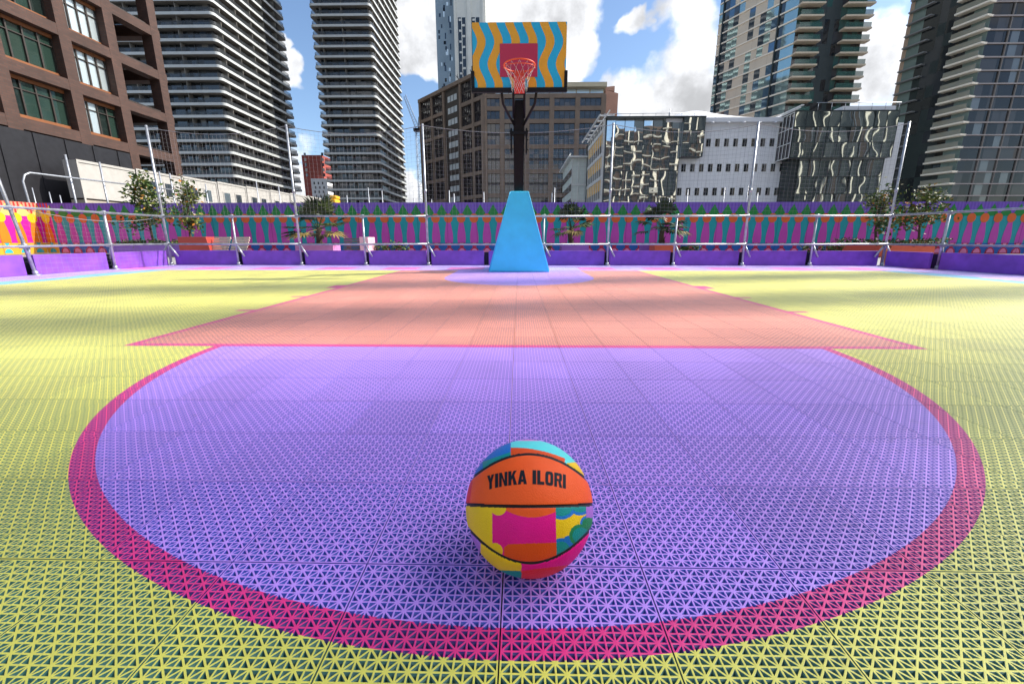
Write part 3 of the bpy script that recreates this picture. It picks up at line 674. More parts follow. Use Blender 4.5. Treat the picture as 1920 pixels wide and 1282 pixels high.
t = thing('bench', (X_(400, by), by, 0), 'pale slatted timber double bench beside a red side box', 'bench')
mb = MB(); a, b = X_(335, by), X_(388, by); mb.hexa(((a, by, 0), (b + .12, by, 0), (b + .12, by + .6, 0), (a, by + .6, 0), (a, by, .67), (b, by, .67), (b, by + .6, .67), (a, by + .6, .67))); mb.build('side_box', pc['red'], t, bevel=.01)
m_slat = mat('pale timber', (.62, .47, .38), .7, var=.2, vscale=12)
for (p0, p1) in ((390, 420), (426, 456)):
    mb = MB(); a, b = X_(p0, by), X_(p1, by)
    for k in range(7): z = .12 + k * .08; o_ = -.012 * k; mb.hexa(((a - o_ * 1.5 - .02, by + .1 + .02 * k, z), (b - o_ * 1.5, by + .1 + .02 * k, z), (b - o_ * 1.5, by + .14 + .02 * k, z), (a - o_ * 1.5 - .02, by + .14 + .02 * k, z), (a - o_ * 1.5 - .02, by + .1 + .02 * k, z + .065), (b - o_ * 1.5, by + .1 + .02 * k, z + .065), (b - o_ * 1.5, by + .14 + .02 * k, z + .065), (a - o_ * 1.5 - .02, by + .14 + .02 * k, z + .065)))
    mb.build('slatted_back', m_slat, t)
mb = MB(); mb.box(X_(390, by), X_(458, by), by - .45, by + .08, .0, .12); mb.build('plinth', m_blk, t)
planter(X_(553, PYD), X_(624, PYD), PYD, .42, pc['pink'], 'pink planter holding the largest palm left of the hoop')
palm(X_(588, PYD, 420), PYD + .3, .36, .62, 1.38, 'largest fan palm with drooping dry fronds left of the hoop', 21, 26)
t = thing('bench', (X_(668, by), by, 0), 'grey slatted bench with a pale pink end block', 'bench'); mb = MB()
for k in range(6): mb.box(X_(643, by), X_(680, by), by + .02 * k, by + .03 + .02 * k, .14 + k * .085, .20 + k * .085)
mb.build('slatted_back', mat('grey slats', (.16, .14, .15), .7, var=.2, vscale=12), t); mb = MB(); mb.box(X_(681, by), X_(697, by), by - .3, by + .35, 0, .66); mb.build('end_block', pc['rose'], t, bevel=.01)
mb = MB(); mb.box(X_(643, by), X_(680, by), by - .4, by - .01, .0, .14); mb.build('seat', m_blk, t)
shrub(X_(703, PYD), X_(727, PYD), PYD, .0, .52, 'left one of two dark clipped shrubs beside the pink bench block', 260, (8, 3, 1, 0, 0, 0), 31)
shrub(X_(736, PYD), X_(766, PYD), PYD, .0, .52, 'right one of two dark clipped shrubs beside the pink bench block', 300, (8, 3, 1, 0, 0, 0), 32)
shrub(X_(1008, PYD), X_(1031, PYD), PYD, .0, .50, 'dark shrub peeping out just right of the blue hoop base', 240, (8, 3, 1, 0, 0, 0), 33)
planter(X_(1053, PYD), X_(1104, PYD), PYD, .41, pc['purple'], 'purple planter holding the middle palm right of the hoop base')
palm(X_(1073, PYD, 430), PYD + .3, .36, .62, 1.02, 'upright fan palm in the purple planter right of the hoop', 22)
planter(X_(1228, PYD), X_(1268, PYD), PYD, .45, pc['orange'], 'orange planter holding the right palm')
planter(X_(1205, PYD + .7), X_(1226, PYD + .7), PYD + .7, .45, pc['purple'], 'small purple planter tucked left of the orange planter', .4)
palm(X_(1248, PYD, 430), PYD + .3, .38, .62, 1.12, 'fan palm with wide spread fronds in the orange planter', 23)
shrub(X_(1270, PYD), X_(1311, PYD), PYD, .0, .48, 'dark square hedge right of the orange palm planter', 420, (8, 3, 1, 0, 0, 0), 34)
shrub(X_(1506, PYD), X_(1535, PYD), PYD, .0, .48, 'dark shrub left of the blue hoarding gap near the right corner', 280, (8, 3, 1, 0, 0, 0), 35)
shrub(X_(1541, PYD), X_(1575, PYD), PYD, .0, .5, 'dark shrub with pale tips touching the white flowered hedge', 280, (7, 4, 1, 0, 0, .5), 36)
planter(X_(1578, PYD), X_(1650, PYD), PYD, .40, pc['red'], 'red planter left of the right corner post', .7)
planter(X_(1655, PYD), X_(1760, PYD), PYD + .1, .38, pc['orange'], 'orange planter right of the right corner post', .7)
shrub(X_(1580, PYD), X_(1690, PYD), PYD + .25, .34, .62, 'low white flowered hedge in the red planter', 620, (4, 5, 2, .3, .1, 1.), 37)
shrub(X_(1695, PYD), X_(1795, PYD), PYD + .3, .32, .64, 'low pale flowered hedge in the orange planter', 620, (4, 5, 2, .3, .1, .9), 38)
tree(X_(1655, PYD), PYD + .35, .34, 1.95, .55, 'slim bushy tree with olive leaves behind the right corner post', 800, (4, 5, 5, 1.6, .2, .7), 41, .05)
tree(X_(1738, PYD), PYD + .4, .34, 2.1, .78, 'wide loose tree with cream blossom right of the corner post', 950, (4, 5, 5, 1.2, .3, 1.3), 42, .0)
R = random.Random(99)

# ------------------------------------------------------------------ buildings
m_slab = mat('pale balcony edge', (.43, .45, .45), .6, var=.08, vscale=.3)
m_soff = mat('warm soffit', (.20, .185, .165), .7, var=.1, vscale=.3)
m_bal = see_glass('balcony glass', (.05, .055, .06), .6, .35)
GL = [glass('tower glass dark', (.012, .015, .018)), glass('tower glass grey', (.03, .034, .04), rough=.08), glass('tower glass curtain', (.16, .15, .14), rough=.25, spec=.6), glass('tower glass blue', (.02, .035, .06), metal=.1), mat('tower dark panel', (.02, .02, .022), .5, var=.1)]
def rrect(x0, x1, y0, y1, r, n=5):
    out = []
    for cx_, cy_, a0 in ((x1 - r, y0 + r, -90), (x1 - r, y1 - r, 0), (x0 + r, y1 - r, 90), (x0 + r, y0 + r, 180)):
        out += [(cx_ + r * math.cos(math.radians(a0 + 90 * k / n)), cy_ + r * math.sin(math.radians(a0 + 90 * k / n))) for k in range(n + 1)]
    return out
def banded_tower(x0, x1, y0, y1, fh, nf, z_ref, label, name):
    t = thing(name, ((x0 + x1) / 2, (y0 + y1) / 2, -.1), label, 'tower', 'balcony towers')
    zs = z_ref % fh; inset = 1.7
    mb = MB(); X0, X1, Y0, Y1 = x0 + inset, x1 - inset, y0 + inset, y1 - inset
    H = zs + fh * nf
    for (a, b, side) in (((X0, Y0), (X1, Y0), (0, -500)), ((X1, Y0), (X1, Y1), (500, 0)), ((X0, Y1), (X0, Y0), (-2000, 0))):
        F, L_ = frame_between(a, b, side); na = int(L_ / 1.5)
        def pick(i, k): return R.choices(range(5), (7, 3, .9, 1.2, 3))[0]
        panes(mb, F, 0, L_, -.1, H, na, nf, 0, pick, .015)
        for i in range(0, na + 1, 3): mb.fbox(F, i * L_ / na - .12, i * L_ / na + .12, -.1, H, .02, .25, 4)
    for k in range(int((x1 - x0) / 6)): mb.box(x0 + 3 + 6 * k, x0 + 3.1 + 6 * k, y0 + .3, Y0 - .02, -.1, H, 5)
    for k in range(int((y1 - y0) / 6)): mb.box(X1 + .02, x1 - .3, y0 + 3 + 6 * k, y0 + 3.1 + 6 * k, -.1, H, 5)
    mb.face(((X0, Y0, H), (X1, Y0, H), (X1, Y1, H), (X0, Y1, H)), 4); mb.build('facade', GL + [m_soff], t)
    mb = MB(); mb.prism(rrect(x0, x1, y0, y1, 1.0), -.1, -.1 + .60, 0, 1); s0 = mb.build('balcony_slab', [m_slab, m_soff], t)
    mb = MB(); o = rrect(x0 + .18, x1 - .18, y0 + .18, y1 - .18, .9)
    for p, q in zip(o, o[1:] + o[:1]): mb.face(((*p, .50), (*q, .50), (*q, 1.45), (*p, 1.45)), 0)
    b0_ = mb.build('balustrade', m_bal, t)
    for k in range(nf):
        dz = zs - .42 + fh * k + .0
        if k == 0: s0.location.z += dz; b0_.location.z += dz
        else: cp(s0, t, (0, 0, fh * k)); cp(b0_, t, (0, 0, fh * k))
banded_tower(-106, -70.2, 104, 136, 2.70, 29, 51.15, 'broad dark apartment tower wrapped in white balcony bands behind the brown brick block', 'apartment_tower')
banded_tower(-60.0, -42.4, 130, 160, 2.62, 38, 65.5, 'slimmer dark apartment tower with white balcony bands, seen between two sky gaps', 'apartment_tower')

# brown brick block on the left
m_brick = mat('brown brick', (.062, .030, .022), .8, var=.18, vscale=.8, bump=.1, bscale=8)
def brick_mat(name, col, mortar, sc=1.0, rot=None):
    m, nt_, b = _nt(name); b.inputs['Roughness'].default_value = .8
    tc_ = nt_.nodes.new('ShaderNodeTexCoord'); sp_ = nt_.nodes.new('ShaderNodeSeparateXYZ'); cb_ = nt_.nodes.new('ShaderNodeCombineXYZ'); ad_ = nt_.nodes.new('ShaderNodeMath'); ad_.operation = 'ADD'
    nt_.links.new(tc_.outputs['Object'], sp_.inputs[0]); nt_.links.new(sp_.outputs[0], ad_.inputs[0]); nt_.links.new(sp_.outputs[1], ad_.inputs[1]); nt_.links.new(ad_.outputs[0], cb_.inputs[0]); nt_.links.new(sp_.outputs[2], cb_.inputs[1])
    bk = nt_.nodes.new('ShaderNodeTexBrick'); bk.inputs['Scale'].default_value = sc; bk.inputs['Brick Width'].default_value = .45; bk.inputs['Row Height'].default_value = .15; bk.inputs['Mortar Size'].default_value = .016
    bk.inputs['Color1'].default_value = (*[c * 1.18 for c in col], 1); bk.inputs['Color2'].default_value = (*[c * .8 for c in col], 1); bk.inputs['Mortar'].default_value = (*mortar, 1)
    nt_.links.new(cb_.outputs[0], bk.inputs['Vector'])
    nz_ = nt_.nodes.new('ShaderNodeTexNoise'); nz_.inputs['Scale'].default_value = .5; nz_.inputs['Detail'].default_value = 7; mp_ = nt_.nodes.new('ShaderNodeMapping'); mp_.inputs['Scale'].default_value = (1, 1, .25)
    nt_.links.new(tc_.outputs['Object'], mp_.inputs[0]); nt_.links.new(mp_.outputs[0], nz_.inputs['Vector'])
    r_ = nt_.nodes.new('ShaderNodeMapRange'); r_.inputs[1].default_value = .3; r_.inputs[2].default_value = .7; r_.inputs[3].default_value = .75; r_.inputs[4].default_value = 1.2; nt_.links.new(nz_.outputs['Fac'], r_.inputs[0])
    v_ = nt_.nodes.new('ShaderNodeVectorMath'); v_.operation = 'SCALE'; nt_.links.new(bk.outputs['Color'], v_.inputs[0]); nt_.links.new(r_.outputs[0], v_.inputs['Scale']); nt_.links.new(v_.outputs[0], b.inputs['Base Color'])
    return m
m_brick = brick_mat('brown brickwork', (.068, .031, .022), (.045, .032, .028))
m_rust = mat('rust spandrel', (.20, .065, .015), .6, var=.2, vscale=1)
m_mull = mat('bronze mullion', (.03, .022, .018), .5, var=.1)
gb = [glass('office glass green', (.02, .04, .032)), glass('office glass sky', (.62, .72, .76), metal=.6, rough=.28), glass('office glass dark', (.012, .02, .018))]
t = thing('brick_building', (-36, 30, -.1), 'brown brick office block with deep gridded frame at the left edge', 'building')
XF = -32.0; F = Frame((XF, 0, 0), (0, 1, 0), (1, 0, 0)); colsY = [7.5, 11.4, 15.3, 19.2, 23.15, 27.15, 31.5, 35.2, 39.5]; bz = [4.45, 7.87, 11.28, 14.75, 18.2, 21.65, 25.1, 28.6]
mb = MB(); mb.box(-46, XF - 1.0, 6.5, 34.9, -.1, 28.6); mb.box(-46, XF - 3.6, 34.9, 39.2, -.1, 28.6); mb.build('wall', m_mull, t)
mb = MB()
for y in colsY: mb.fbox(F, y - .40, y + .40, -.1, 28.9, -.9, .0)
for z in bz: mb.fbox(F, 6.5, 40, z - .36, z + .36, -.85, -.01)
for y in (39.5,):
    for z in bz: mb.box(-46, XF - .9, y - .45, y + .45, z - .42, z + .42)
for x in (-36.5, -41): mb.box(x - .45, x + .45, 39.03, 39.98, -.1, 28.9)
mb.build('brick_frame', m_brick, t)
for i, (y0, y1) in enumerate(zip(colsY, colsY[1:])):
    if i == 7: continue
    for k, (z0, z1) in enumerate(zip(bz, bz[1:])):
        if k == 0: continue
        a0, a1, c0, c1 = y0 + .42, y1 - .42, z0 + .38, z1 - .38
        mb = MB(); mb.fbox(F, a0, a1, c0, c0 + .28, -.8, -.5, 1); mb.fbox(F, a0, a1, c1 - .22, c1, -.8, -.5, 1)
        for q in range(5): a = a0 + (a1 - a0) * q / 4; mb.fbox(F, a - .045, a + .045, c0 + .28, c1 - .22, -.72, -.55, 0)
        mb.fbox(F, a0, a1, c1 - .80, c1 - .74, -.71, -.56, 0)
        w = mb.build('window', [m_mull, m_rust], t)
        mb = MB(); sky_ = i == 6 and k in (1, 2, 3, 4)
        panes(mb, F, a0, a1, c0 + .28, c1 - .22, 4, 1, -.65, lambda q, _: (1 if (sky_ and not (k == 1 and q > 1)) else R.choice([0, 0, 2])), .02)
        mb.build('pane', gb, w)
mb = MB(); mb.fbox(F, 6.5, 34.7, -.1, 7.4, -.99, .06, 0); [mb.fbox(F, 7 + 1.9 * q, 7.1 + 1.9 * q, -.1, 7.4, .061, .12, 0) for q in range(15)]; mb.build('shopfront', mat('dark shopfront', (.018, .018, .022), .35, var=.2), t)
for k, (z0, z1) in enumerate(zip(bz, bz[1:])):
    mb = MB(); mb.fbox(F, 35.7, 38.9, z0 + .44, z0 + .52, -3.2, -.2, 0); mb.build('balcony_floor', m_mull, t)

# white site cabins and scaffold guard rail in front of the brick block
m_cab = mat('off white cabin panel', (.35, .305, .25), .6, var=.12, vscale=.6); m_cabw = mat('white cabin upper', (.40, .385, .36), .55, var=.08)
m_win = glass('cabin window', (.03, .04, .05))
XC = -29.6; F = Frame((XC, 0, 0), (0, 1, 0), (1, 0, 0)); ys = [28.0 + 4.3 * k for k in range(9)]
for k, (y0, y1) in enumerate(zip(ys, ys[1:])):
    words_ = ['nearest blank', 'second', 'third', 'fourth', 'fifth', 'sixth', 'seventh', 'last and smallest']
    t = thing('site_cabin', (XC - .5, (y0 + y1) / 2, -.1), words_[k] + ' white site cabin in the row before the brick block', 'site cabin', 'row of white site cabins')
    top = 5.75 + .1 * k
    mb = MB(); mb.box(XC - .9, XC, y0 + .06, y1 - .06, -.1, 3.2, 0); mb.box(XC - .9, XC, y0 + .06, y1 - .06, 3.32, top, 1); mb.box(XC - .8, XC - .1, y0 + .1, y1 - .1, 3.2, 3.32, 2)
    for a in (y0 + .12, y1 - .12): mb.fbox(F, a - .06, a + .06, -.1, top + .03, .003, .05, 1)
    mb.fbox(F, y0 + .06, y1 - .06, top - .12, top + .04, .004, .06, 1); mb.build('shell', [m_cab, m_cabw, m_mull], t)
    if k >= 1:
        for a in (y0 + 1.2, y0 + 2.9):
            mb = MB(); mb.fbox(F, a - .52, a + .52, 3.95, 5.2, .002, .05, 0); mb.build('window_frame', m_cabw, t)
            mb = MB(); mb.fbox(F, a - .42, a + .42, 4.05, 5.1, .051, .06, 0); mb.build('window', m_win, t)
t = thing('guard_rail', (-24, 20, 0), 'galvanised guard rail with bent end in front of the site cabins', 'guard rail')
XR = -24.0
pr = [at_x(58, 392, XR), at_x(43, 340, XR), at_x(46, 328, XR), at_x(56, 324, XR), at_x(130, 333, XR), at_x(340, 358, XR)]
mb = MB(); mb.tube([pr[0] + Vector((0, 0, -2.5))] + pr, .045, 8); mb.build('handrail', m_tube, t)
for px, y0 in ((122, 290), (186, 304), (298, 322), (318, 325)):
    p = at_x(px, y0, XR - .3); mb = MB(); mb.tube(((XR - .3, p.y, 0), tuple(p)), .05, 8); mb.build('upright', m_tube, t)

# small red and white block between the towers, yellow machine, tower crane
p0, p1 = at_y(566, 300, 175), at_y(611, 300, 175)
t = thing('brick_tower_block', ((p0.x + p1.x) / 2, 180, -.1), 'small red brick block with white lower storeys between two towers', 'building')
ztop = Z_(590, 291, 175); zmid = Z_(590, 336, 175)
m_red = mat('red brick', (.30, .055, .04), .8, var=.15, vscale=.4); m_white = mat('white cladding', (.72, .72, .74), .6, var=.06, vscale=.3)
mb = MB(); mb.box(p0.x, p1.x - 1.5, 175, 190, zmid - 12, ztop); mb.box(p0.x, p0.x + 3.5, 176.0, 190, -.1, zmid - 12); mb.build('brick_wall', m_red, t)
mb = MB(); mb.box(p0.x + 3.6, p1.x + .3, 173.5, 189, -.1, zmid); mb.build('white_wall', m_white, t)
F = Frame((p0.x, 173.5, 0), (1, 0, 0), (0, -1, 0))
for k in range(7):
    for q in range(3):
        a = 4.6 + q * 1.75 + (k % 2) * .4; z = zmid - 1.8 - k * 1.7
        mb = MB(); mb.fbox(F, a, a + .55, z - .5, z + .5, .0, .03); mb.build('window', m_win, t)
F = Frame((p0.x, 175, 0), (1, 0, 0), (0, -1, 0))
for k in range(5):
    for a in (1.0, 8.2): mb = MB(); mb.fbox(F, a, a + .9, zmid + 1 + k * 2.0, zmid + 2.2 + k * 2.0, .0, .04); mb.build('window', m_cabw if k % 2 else m_win, t)
p = at_y(625, 376, 40); t = thing('site_machine', (p.x, 40, -.1), 'yellow site machine cab showing above the hoarding below the second tower', 'machine')
m_yel = mat('machine yellow', (.85, .45, .02), .45, var=.1)
mb = MB(); mb.box(p.x - .45, p.x + .45, 39.4, 40.6, 3.85, p.z + .10); mb.box(p.x - .15, p.x + .5, 39.5, 40.5, p.z + .10, p.z + .42); mb.box(p.x - .3, p.x + .3, 39.8, 40.2, .3, 3.85); mb.build('hood', m_yel, t, bevel=.12)
mb = MB(); mb.box(p.x - .9, p.x + .9, 39.2, 40.8, -.1, .9); mb.build('chassis', m_blk, t, bevel=.1)
YC = 200
t = thing('tower_crane', (at_y(787, 300, YC).x, YC, -.1), 'thin pale lattice tower crane beside the brown office', 'crane')
m_cr = mat('crane paint', (.35, .42, .52), .5, var=.1)
xc = at_y(787, 300, YC).x; zt = Z_(787, 246, YC); mb = MB(); hw = 1.1
for sx in (-hw, hw):
    for sy in (-hw, hw): mb.tube(((xc + sx, YC + sy, -.1), (xc + sx, YC + sy, zt)), .16, 5)
n_ = int(zt / 2.2)
for k in range(n_):
    z0 = k * zt / n_; z1 = (k + 1) * zt / n_; s = 1 if k % 2 else -1
    mb.tube(((xc - hw * s, YC - hw, z0), (xc + hw * s, YC - hw, z1)), .11, 4); mb.tube(((xc - hw, YC - hw, z1), (xc + hw, YC - hw, z1)), .1, 4); mb.tube(((xc - hw, YC + hw * s, z0), (xc - hw, YC - hw * s, z1)), .1, 4)
mb.build('mast', m_cr, t)
mb = MB(); a = Vector((xc - .8, YC, zt)); b = at_y(757, 182, YC); a2 = a + Vector((1.6, 0, .6)); b2 = b + Vector((.9, 0, .9)); mb.tube((a, b), .18, 5); mb.tube((a2, b2), .14, 5)
for k in range(14):
    q0, q1 = k / 14, (k + 1) / 14; mb.tube((a.lerp(b, q0), a2.lerp(b2, q1)), .09, 4); mb.tube((a2.lerp(b2, q0), a.lerp(b, q1)), .07, 4)
mb.build('jib', m_cr, t); mb = MB(); mb.box(xc - 2.0, xc + 2.2, YC - 1.4, YC + 1.4, zt - .2, zt + 1.0); mb.box(xc + 1.0, xc + 2.6, YC - 1, YC + 1, zt + 1.0, zt + 2.6); mb.tube(((xc, YC, zt + 1), (xc + .5, YC, zt + 6)), .2, 5); mb.build('machinery_deck', m_blk, t)

# tall tower behind the backboard
YT = 220; xa, xb, xd = at_y(818, 100, YT).x, at_y(853, 100, YT).x, at_y(911, 60, YT).x
t = thing('slender_tower', ((xa + xd) / 2, YT + 12, -.1), 'slender grey blue and white tower rising behind the hoop backboard', 'tower')
m_gb = mat('cladding with painted shade', (.20, .27, .33), .45, var=.12, vscale=.12); m_wc = mat('pale cladding', (.62, .62, .58), .6, var=.05, vscale=.3)  # left side's grey blue puts shade and sky reflection into the colour
HT = 132; mb = MB(); mb.box(xa, xb, YT + 2, YT + 24, -.1, HT); mb.build('left_shaft', m_gb, t); mb = MB(); mb.box(xb, xd, YT, YT + 26, -.1, HT); mb.build('right_shaft', m_wc, t)
F = Frame((xa, YT + 2, 0), (1, 0, 0), (0, -1, 0))
for k in range(26):
    z = 70 + k * 2.35
    for q in range(2): a = R.uniform(.8, xb - xa - 1.6); mb = MB(); mb.fbox(F, a, a + R.choice([.6, .9]), z, z + R.choice([1.5, 2.6]), .0, .04); mb.build('window', R.choice([GL[0], GL[3], gb[1]]), t)
F = Frame((xb, YT, 0), (1, 0, 0), (0, -1, 0)); wv = xd - xb
for (f0, f1) in ((.12, .36), (.55, .8)):
    mb = MB(); mb.fbox(F, wv * f0, wv * f1, 20, 104, .02, .06); mb.build('window_strip', GL[0], t)
    mb = MB()
    for k in range(36): mb.fbox(F, wv * f0 + (.5 if k % 2 else 1.8), wv * f0 + (2.0 if k % 2 else 3.3), 22 + k * 2.3, 22.9 + k * 2.3, .062, .15)
    mb.fbox(F, wv * (f0 + f1) / 2 - .15, wv * (f0 + f1) / 2 + .15, 20, 104, .062, .3); mb.build('spandrel', m_wc, t)
for f in (0, .42, .48, .88): mb = MB(); mb.fbox(F, wv * f, wv * f + .9, 20, HT, .01, .5); mb.build('fin', m_wc, t)

# brown office behind the hoop
m_tan = mat('brown concrete', (.19, .135, .10), .8, var=.12, vscale=.4); m_tan2 = mat('cream fascia', (.50, .43, .30), .7, var=.1, vscale=.3)
og = [glass('bronze glass', (.016, .014, .018), rough=.06), glass('bronze glass light', (.035, .03, .032), rough=.1), glass('bronze glass blind', (.08, .065, .06), rough=.2)]
XO = at_y(908, 228, 120).x
t = thing('office_building', (5, 135, -.1), 'brown concrete office with gridded windows behind the hoop', 'office building')
XE = at_y(1133, 228, 120).x
F = Frame((XO, 120, 0), (1, 0, 0), (0, -1, 0)); LF = XE - XO
xs_ = [at_y(p, 228, 120).x - XO for p in (908, 942, 989, 1035, 1083, 1131)]; zb = [38.4, 35.3, 32.1, 25.6, 19.1, 12.7, 6.3]
mb = MB(); mb.box(XO, XE, 120.6, 150, -.1, 38.0); mb.build('core', m_mull, t)
mb = MB()
for i, a in enumerate(xs_): mb.fbox(F, a - (.75 if i else .9), a + (.55 if i else .75), -.1, 38.6, -.6, .1)
for z in zb: mb.fbox(F, 0, LF, z - .55, z + .55, -.59, .02)
mb.build('concrete_frame', m_tan, t)
for i, (a0, a1) in enumerate(zip(xs_, xs_[1:])):
    for z1, z0 in zip(zb, zb[1:]):
        tall = z1 - z0 > 4; a_, b_ = a0 + .56, a1 - .76
        mb = MB(); n_ = max(3, int((b_ - a_) / 1.25))
        for q in range(n_ + 1): x = a_ + (b_ - a_) * q / n_; mb.fbox(F, x - .05, x + .05, z0 + .55, z1 - .55, -.45, -.3)
        if tall: mb.fbox(F, a_, b_, (z0 + z1) / 2 - .35, (z0 + z1) / 2 + .3, -.46, -.28)
        w = mb.build('window', m_mull, t); mb = MB(); panes(mb, F, a_, b_, z0 + .55, z1 - .55, n_, 4 if tall else 2, -.42, lambda i_, k_: R.choices((0, 1, 2), (6, 3, 1))[0], .015); mb.build('pane', og, w)
mb = MB(); a0_ = at_y(985, 170, 121.5).x - XO; panes(mb, F, 3, LF - .3, 38.6, 40.4, 16, 1, -1.5, lambda i, k: 0, .03)
for q in range(9): mb.fbox(F, 3 + q * (LF - 3.3) / 8 - .12, 3 + q * (LF - 3.3) / 8 + .12, 38.6, 40.4, -1.49, -1.3, 1)
mb.build('glazed_storey', [gb[1], m_tan2], t)
mb = MB(); mb.fbox(F, 2, LF + .2, 40.4, 41.5, -14, .5); mb.build('roof', m_tan2, t)
xg0, xg1 = at_y(1134, 200, 124).x, at_y(1161, 200, 124).x
mb = MB(); zg = Z_(1135, 161, 124); zg2 = Z_(1161, 166, 124)
mb.hexa(((xg0, 124, -.1), (xg1, 126, -.1), (xg1, 150, -.1), (xg0, 150, -.1), (xg0, 124, zg - 1), (xg1, 126, zg2 - .6), (xg1, 150, zg2 - .6), (xg0, 150, zg - 1)))
mb.hexa(((xg0, 124, zg - 1), (xg0 + .7 * (xg1 - xg0), 125.4, zg - 1), (xg0 + .7 * (xg1 - xg0), 150, zg - 1), (xg0, 150, zg - 1), (xg0, 124, zg - .3), (xg0 + .7 * (xg1 - xg0), 125.4, zg + .4), (xg0 + .7 * (xg1 - xg0), 150, zg + .4), (xg0, 150, zg - .3)))
mb.build('brick_gable', mat('office brick', (.20, .10, .075), .85, var=.12, vscale=.5), t)
# left wing running back at an angle
A = Vector((XO, 120, 0)); dW = Vector((-.94, 1, 0)).normalized(); LW = 34.2; B_ = A + dW * LW
F, _l = frame_between((A.x, A.y), (B_.x, B_.y), (-200, -100))
zw = [44.6, 38.4, 32.1, 25.6, 19.1, 12.7, 6.3]; aw = [0, 5.2, 11.2, 17.2, 20.0, 26.8, LW]
mb = MB(); back_ = Vector((.73, .68, 0)).normalized() * 18
q = [A + F.n * -.7, B_ + F.n * -.7, B_ + back_, A + back_]; mb.prism([(p.x, p.y) for p in (q if (q[1] - q[0]).cross(q[2] - q[1]).z > 0 else q[::-1])], -.1, 44.2); mb.build('wing_core', m_mull, t)
mb = MB()
for i, a in enumerate(aw):
    if i == 3: continue
    mb.fbox(F, a - .45, a + .45, -.1, 44.9, -.65, .1)
for z in zw[1:]: mb.fbox(F, 0, 11.2, z - .5, z + .5, -.6, .02); mb.fbox(F, 20, LW, z - .5, z + .5, -.6, .02)
mb.fbox(F, -.3, LW + .3, 44.2, 45.2, -.8, .35); mb.build('wing_frame', m_tan, t)
for i, (a0, a1) in enumerate(((0, 5.2), (5.2, 11.2), (20, 26.8), (26.8, LW))):
    for z1, z0 in zip(zw, zw[1:]):
        mb = MB(); n_ = max(4, int((a1 - a0) / 1.1))
        for q in range(n_ + 1): x = a0 + .5 + (a1 - a0 - 1) * q / n_; mb.fbox(F, x - .05, x + .05, z0 + .5, z1 - .5, -.5, -.32)
        mb.fbox(F, a0 + .5, a1 - .5, (z0 + z1) / 2 - .2, (z0 + z1) / 2 + .2, -.5, -.3)
        w = mb.build('window', m_mull, t); mb = MB(); panes(mb, F, a0 + .5, a1 - .5, z0 + .5, z1 - .5, n_, 4, -.45, lambda i_, k_: R.choices((0, 1, 2), (6, 3, 1))[0], .015); mb.build('pane', og, w)
mb = MB(); mb.fbox(F, 11.7, 19.5, -.1, 44.2, -.6, -.35); mb.build('stair_panel', m_mull, t)
m_lite = mat('pale stair blind', (.42, .45, .46), .35, var=.15, vscale=1)
for k in range(11):
    z = 41.5 - k * 3.2; mb = MB()
    for q in range(3): mb.fbox(F, 13.2 + q * 1.7, 14.6 + q * 1.7, z - .8, z + .8, -.349, -.30)
    mb.build('stair_window', m_lite, t)
mb = MB(); rng = random.Random(4)
for k in range(26):
    a = rng.uniform(2, 16); h = rng.uniform(.6, 4.5); w = rng.uniform(.3, 1.6); d = -rng.uniform(2, 7); mb.fbox(F, a, a + w, 45.2, 45.2 + h * (.4 + .6 * (1 - a / 16)), d - 1, d)
for k in range(9):
    a = rng.uniform(1, 14); p = F.at(a, 45, -2); q_ = F.at(a + rng.uniform(2, 5), 48 + rng.uniform(-1, 2), -3); mb.tube((p, q_), .12, 4)
mb.build('roof_plant', m_mull, t)

# white and glass building on the right
m_wp = mat('white wall panel', (.80, .80, .82), .55, var=.05, vscale=.3); m_frm = mat('pale steel', (.72, .72, .70), .5, var=.05); m_och = mat('ochre cladding', (.72, .42, .10), .6, var=.15, vscale=.5); m_dg = mat('dark green frame', (.02, .03, .03), .4, var=.1)
wav1 = glass('rippled mirror glass', (.82, .86, .85), metal=.95, rough=.015, wave=.012, wscale=.5, stretch=(.8, 1, 1))
wav2 = glass('dark rippled mirror glass', (.60, .66, .65), metal=.95, rough=.015, wave=.034, wscale=.36, stretch=(.6, 1, 1))
t = thing('office_building', (24, 66, -.1), 'white panelled office with rows of small square windows and rippled glass ends', 'office building')
YW = 60.0; x0, x1, x2 = 11.55, 24.8, 36.2; xs2 = 22.0; ZT = 16.65
F = Frame((0, YW, 0), (1, 0, 0), (0, -1, 0))
mb = MB(); mb.box(xs2 + .02, 52, YW, YW + 20, -.1, 15.95); mb.build('white_wall', m_wp, t)
mb = MB()
for z in (8.6, 11.9, 14.9): mb.fbox(F, 22.1, 36.3, z - .012, z + .012, .001, .006)
for k in range(12): mb.fbox(F, 22.6 + k * 1.22, 22.62 + k * 1.22, 4, 15.7, .001, .006)
mb.build('panel_joint', mat('panel joint', (.45, .45, .47), .6, var=0), t)
rows = ((13.5, 26.0, 9), (10.25, 22.9, 12), (7.1, 22.6, 12))
for z, xs0, n_ in rows:
    for k in range(n_):
        xx = xs0 + k * 1.235; mb = MB(); mb.fbox(F, xx - .36, xx + .36, z - .56, z + .56, .002, .03); fr_ = mb.build('window', m_frm, t)
        mb = MB(); mb.fbox(F, xx - .3, xx + .02, z - .5, z + .5, .031, .04, 0); mb.fbox(F, xx + .05, xx + .3, z - .5, z + .5, .031, .04, R.choice([0, 1, 2])); mb.build('pane', [GL[0], GL[1], GL[2]], fr_)
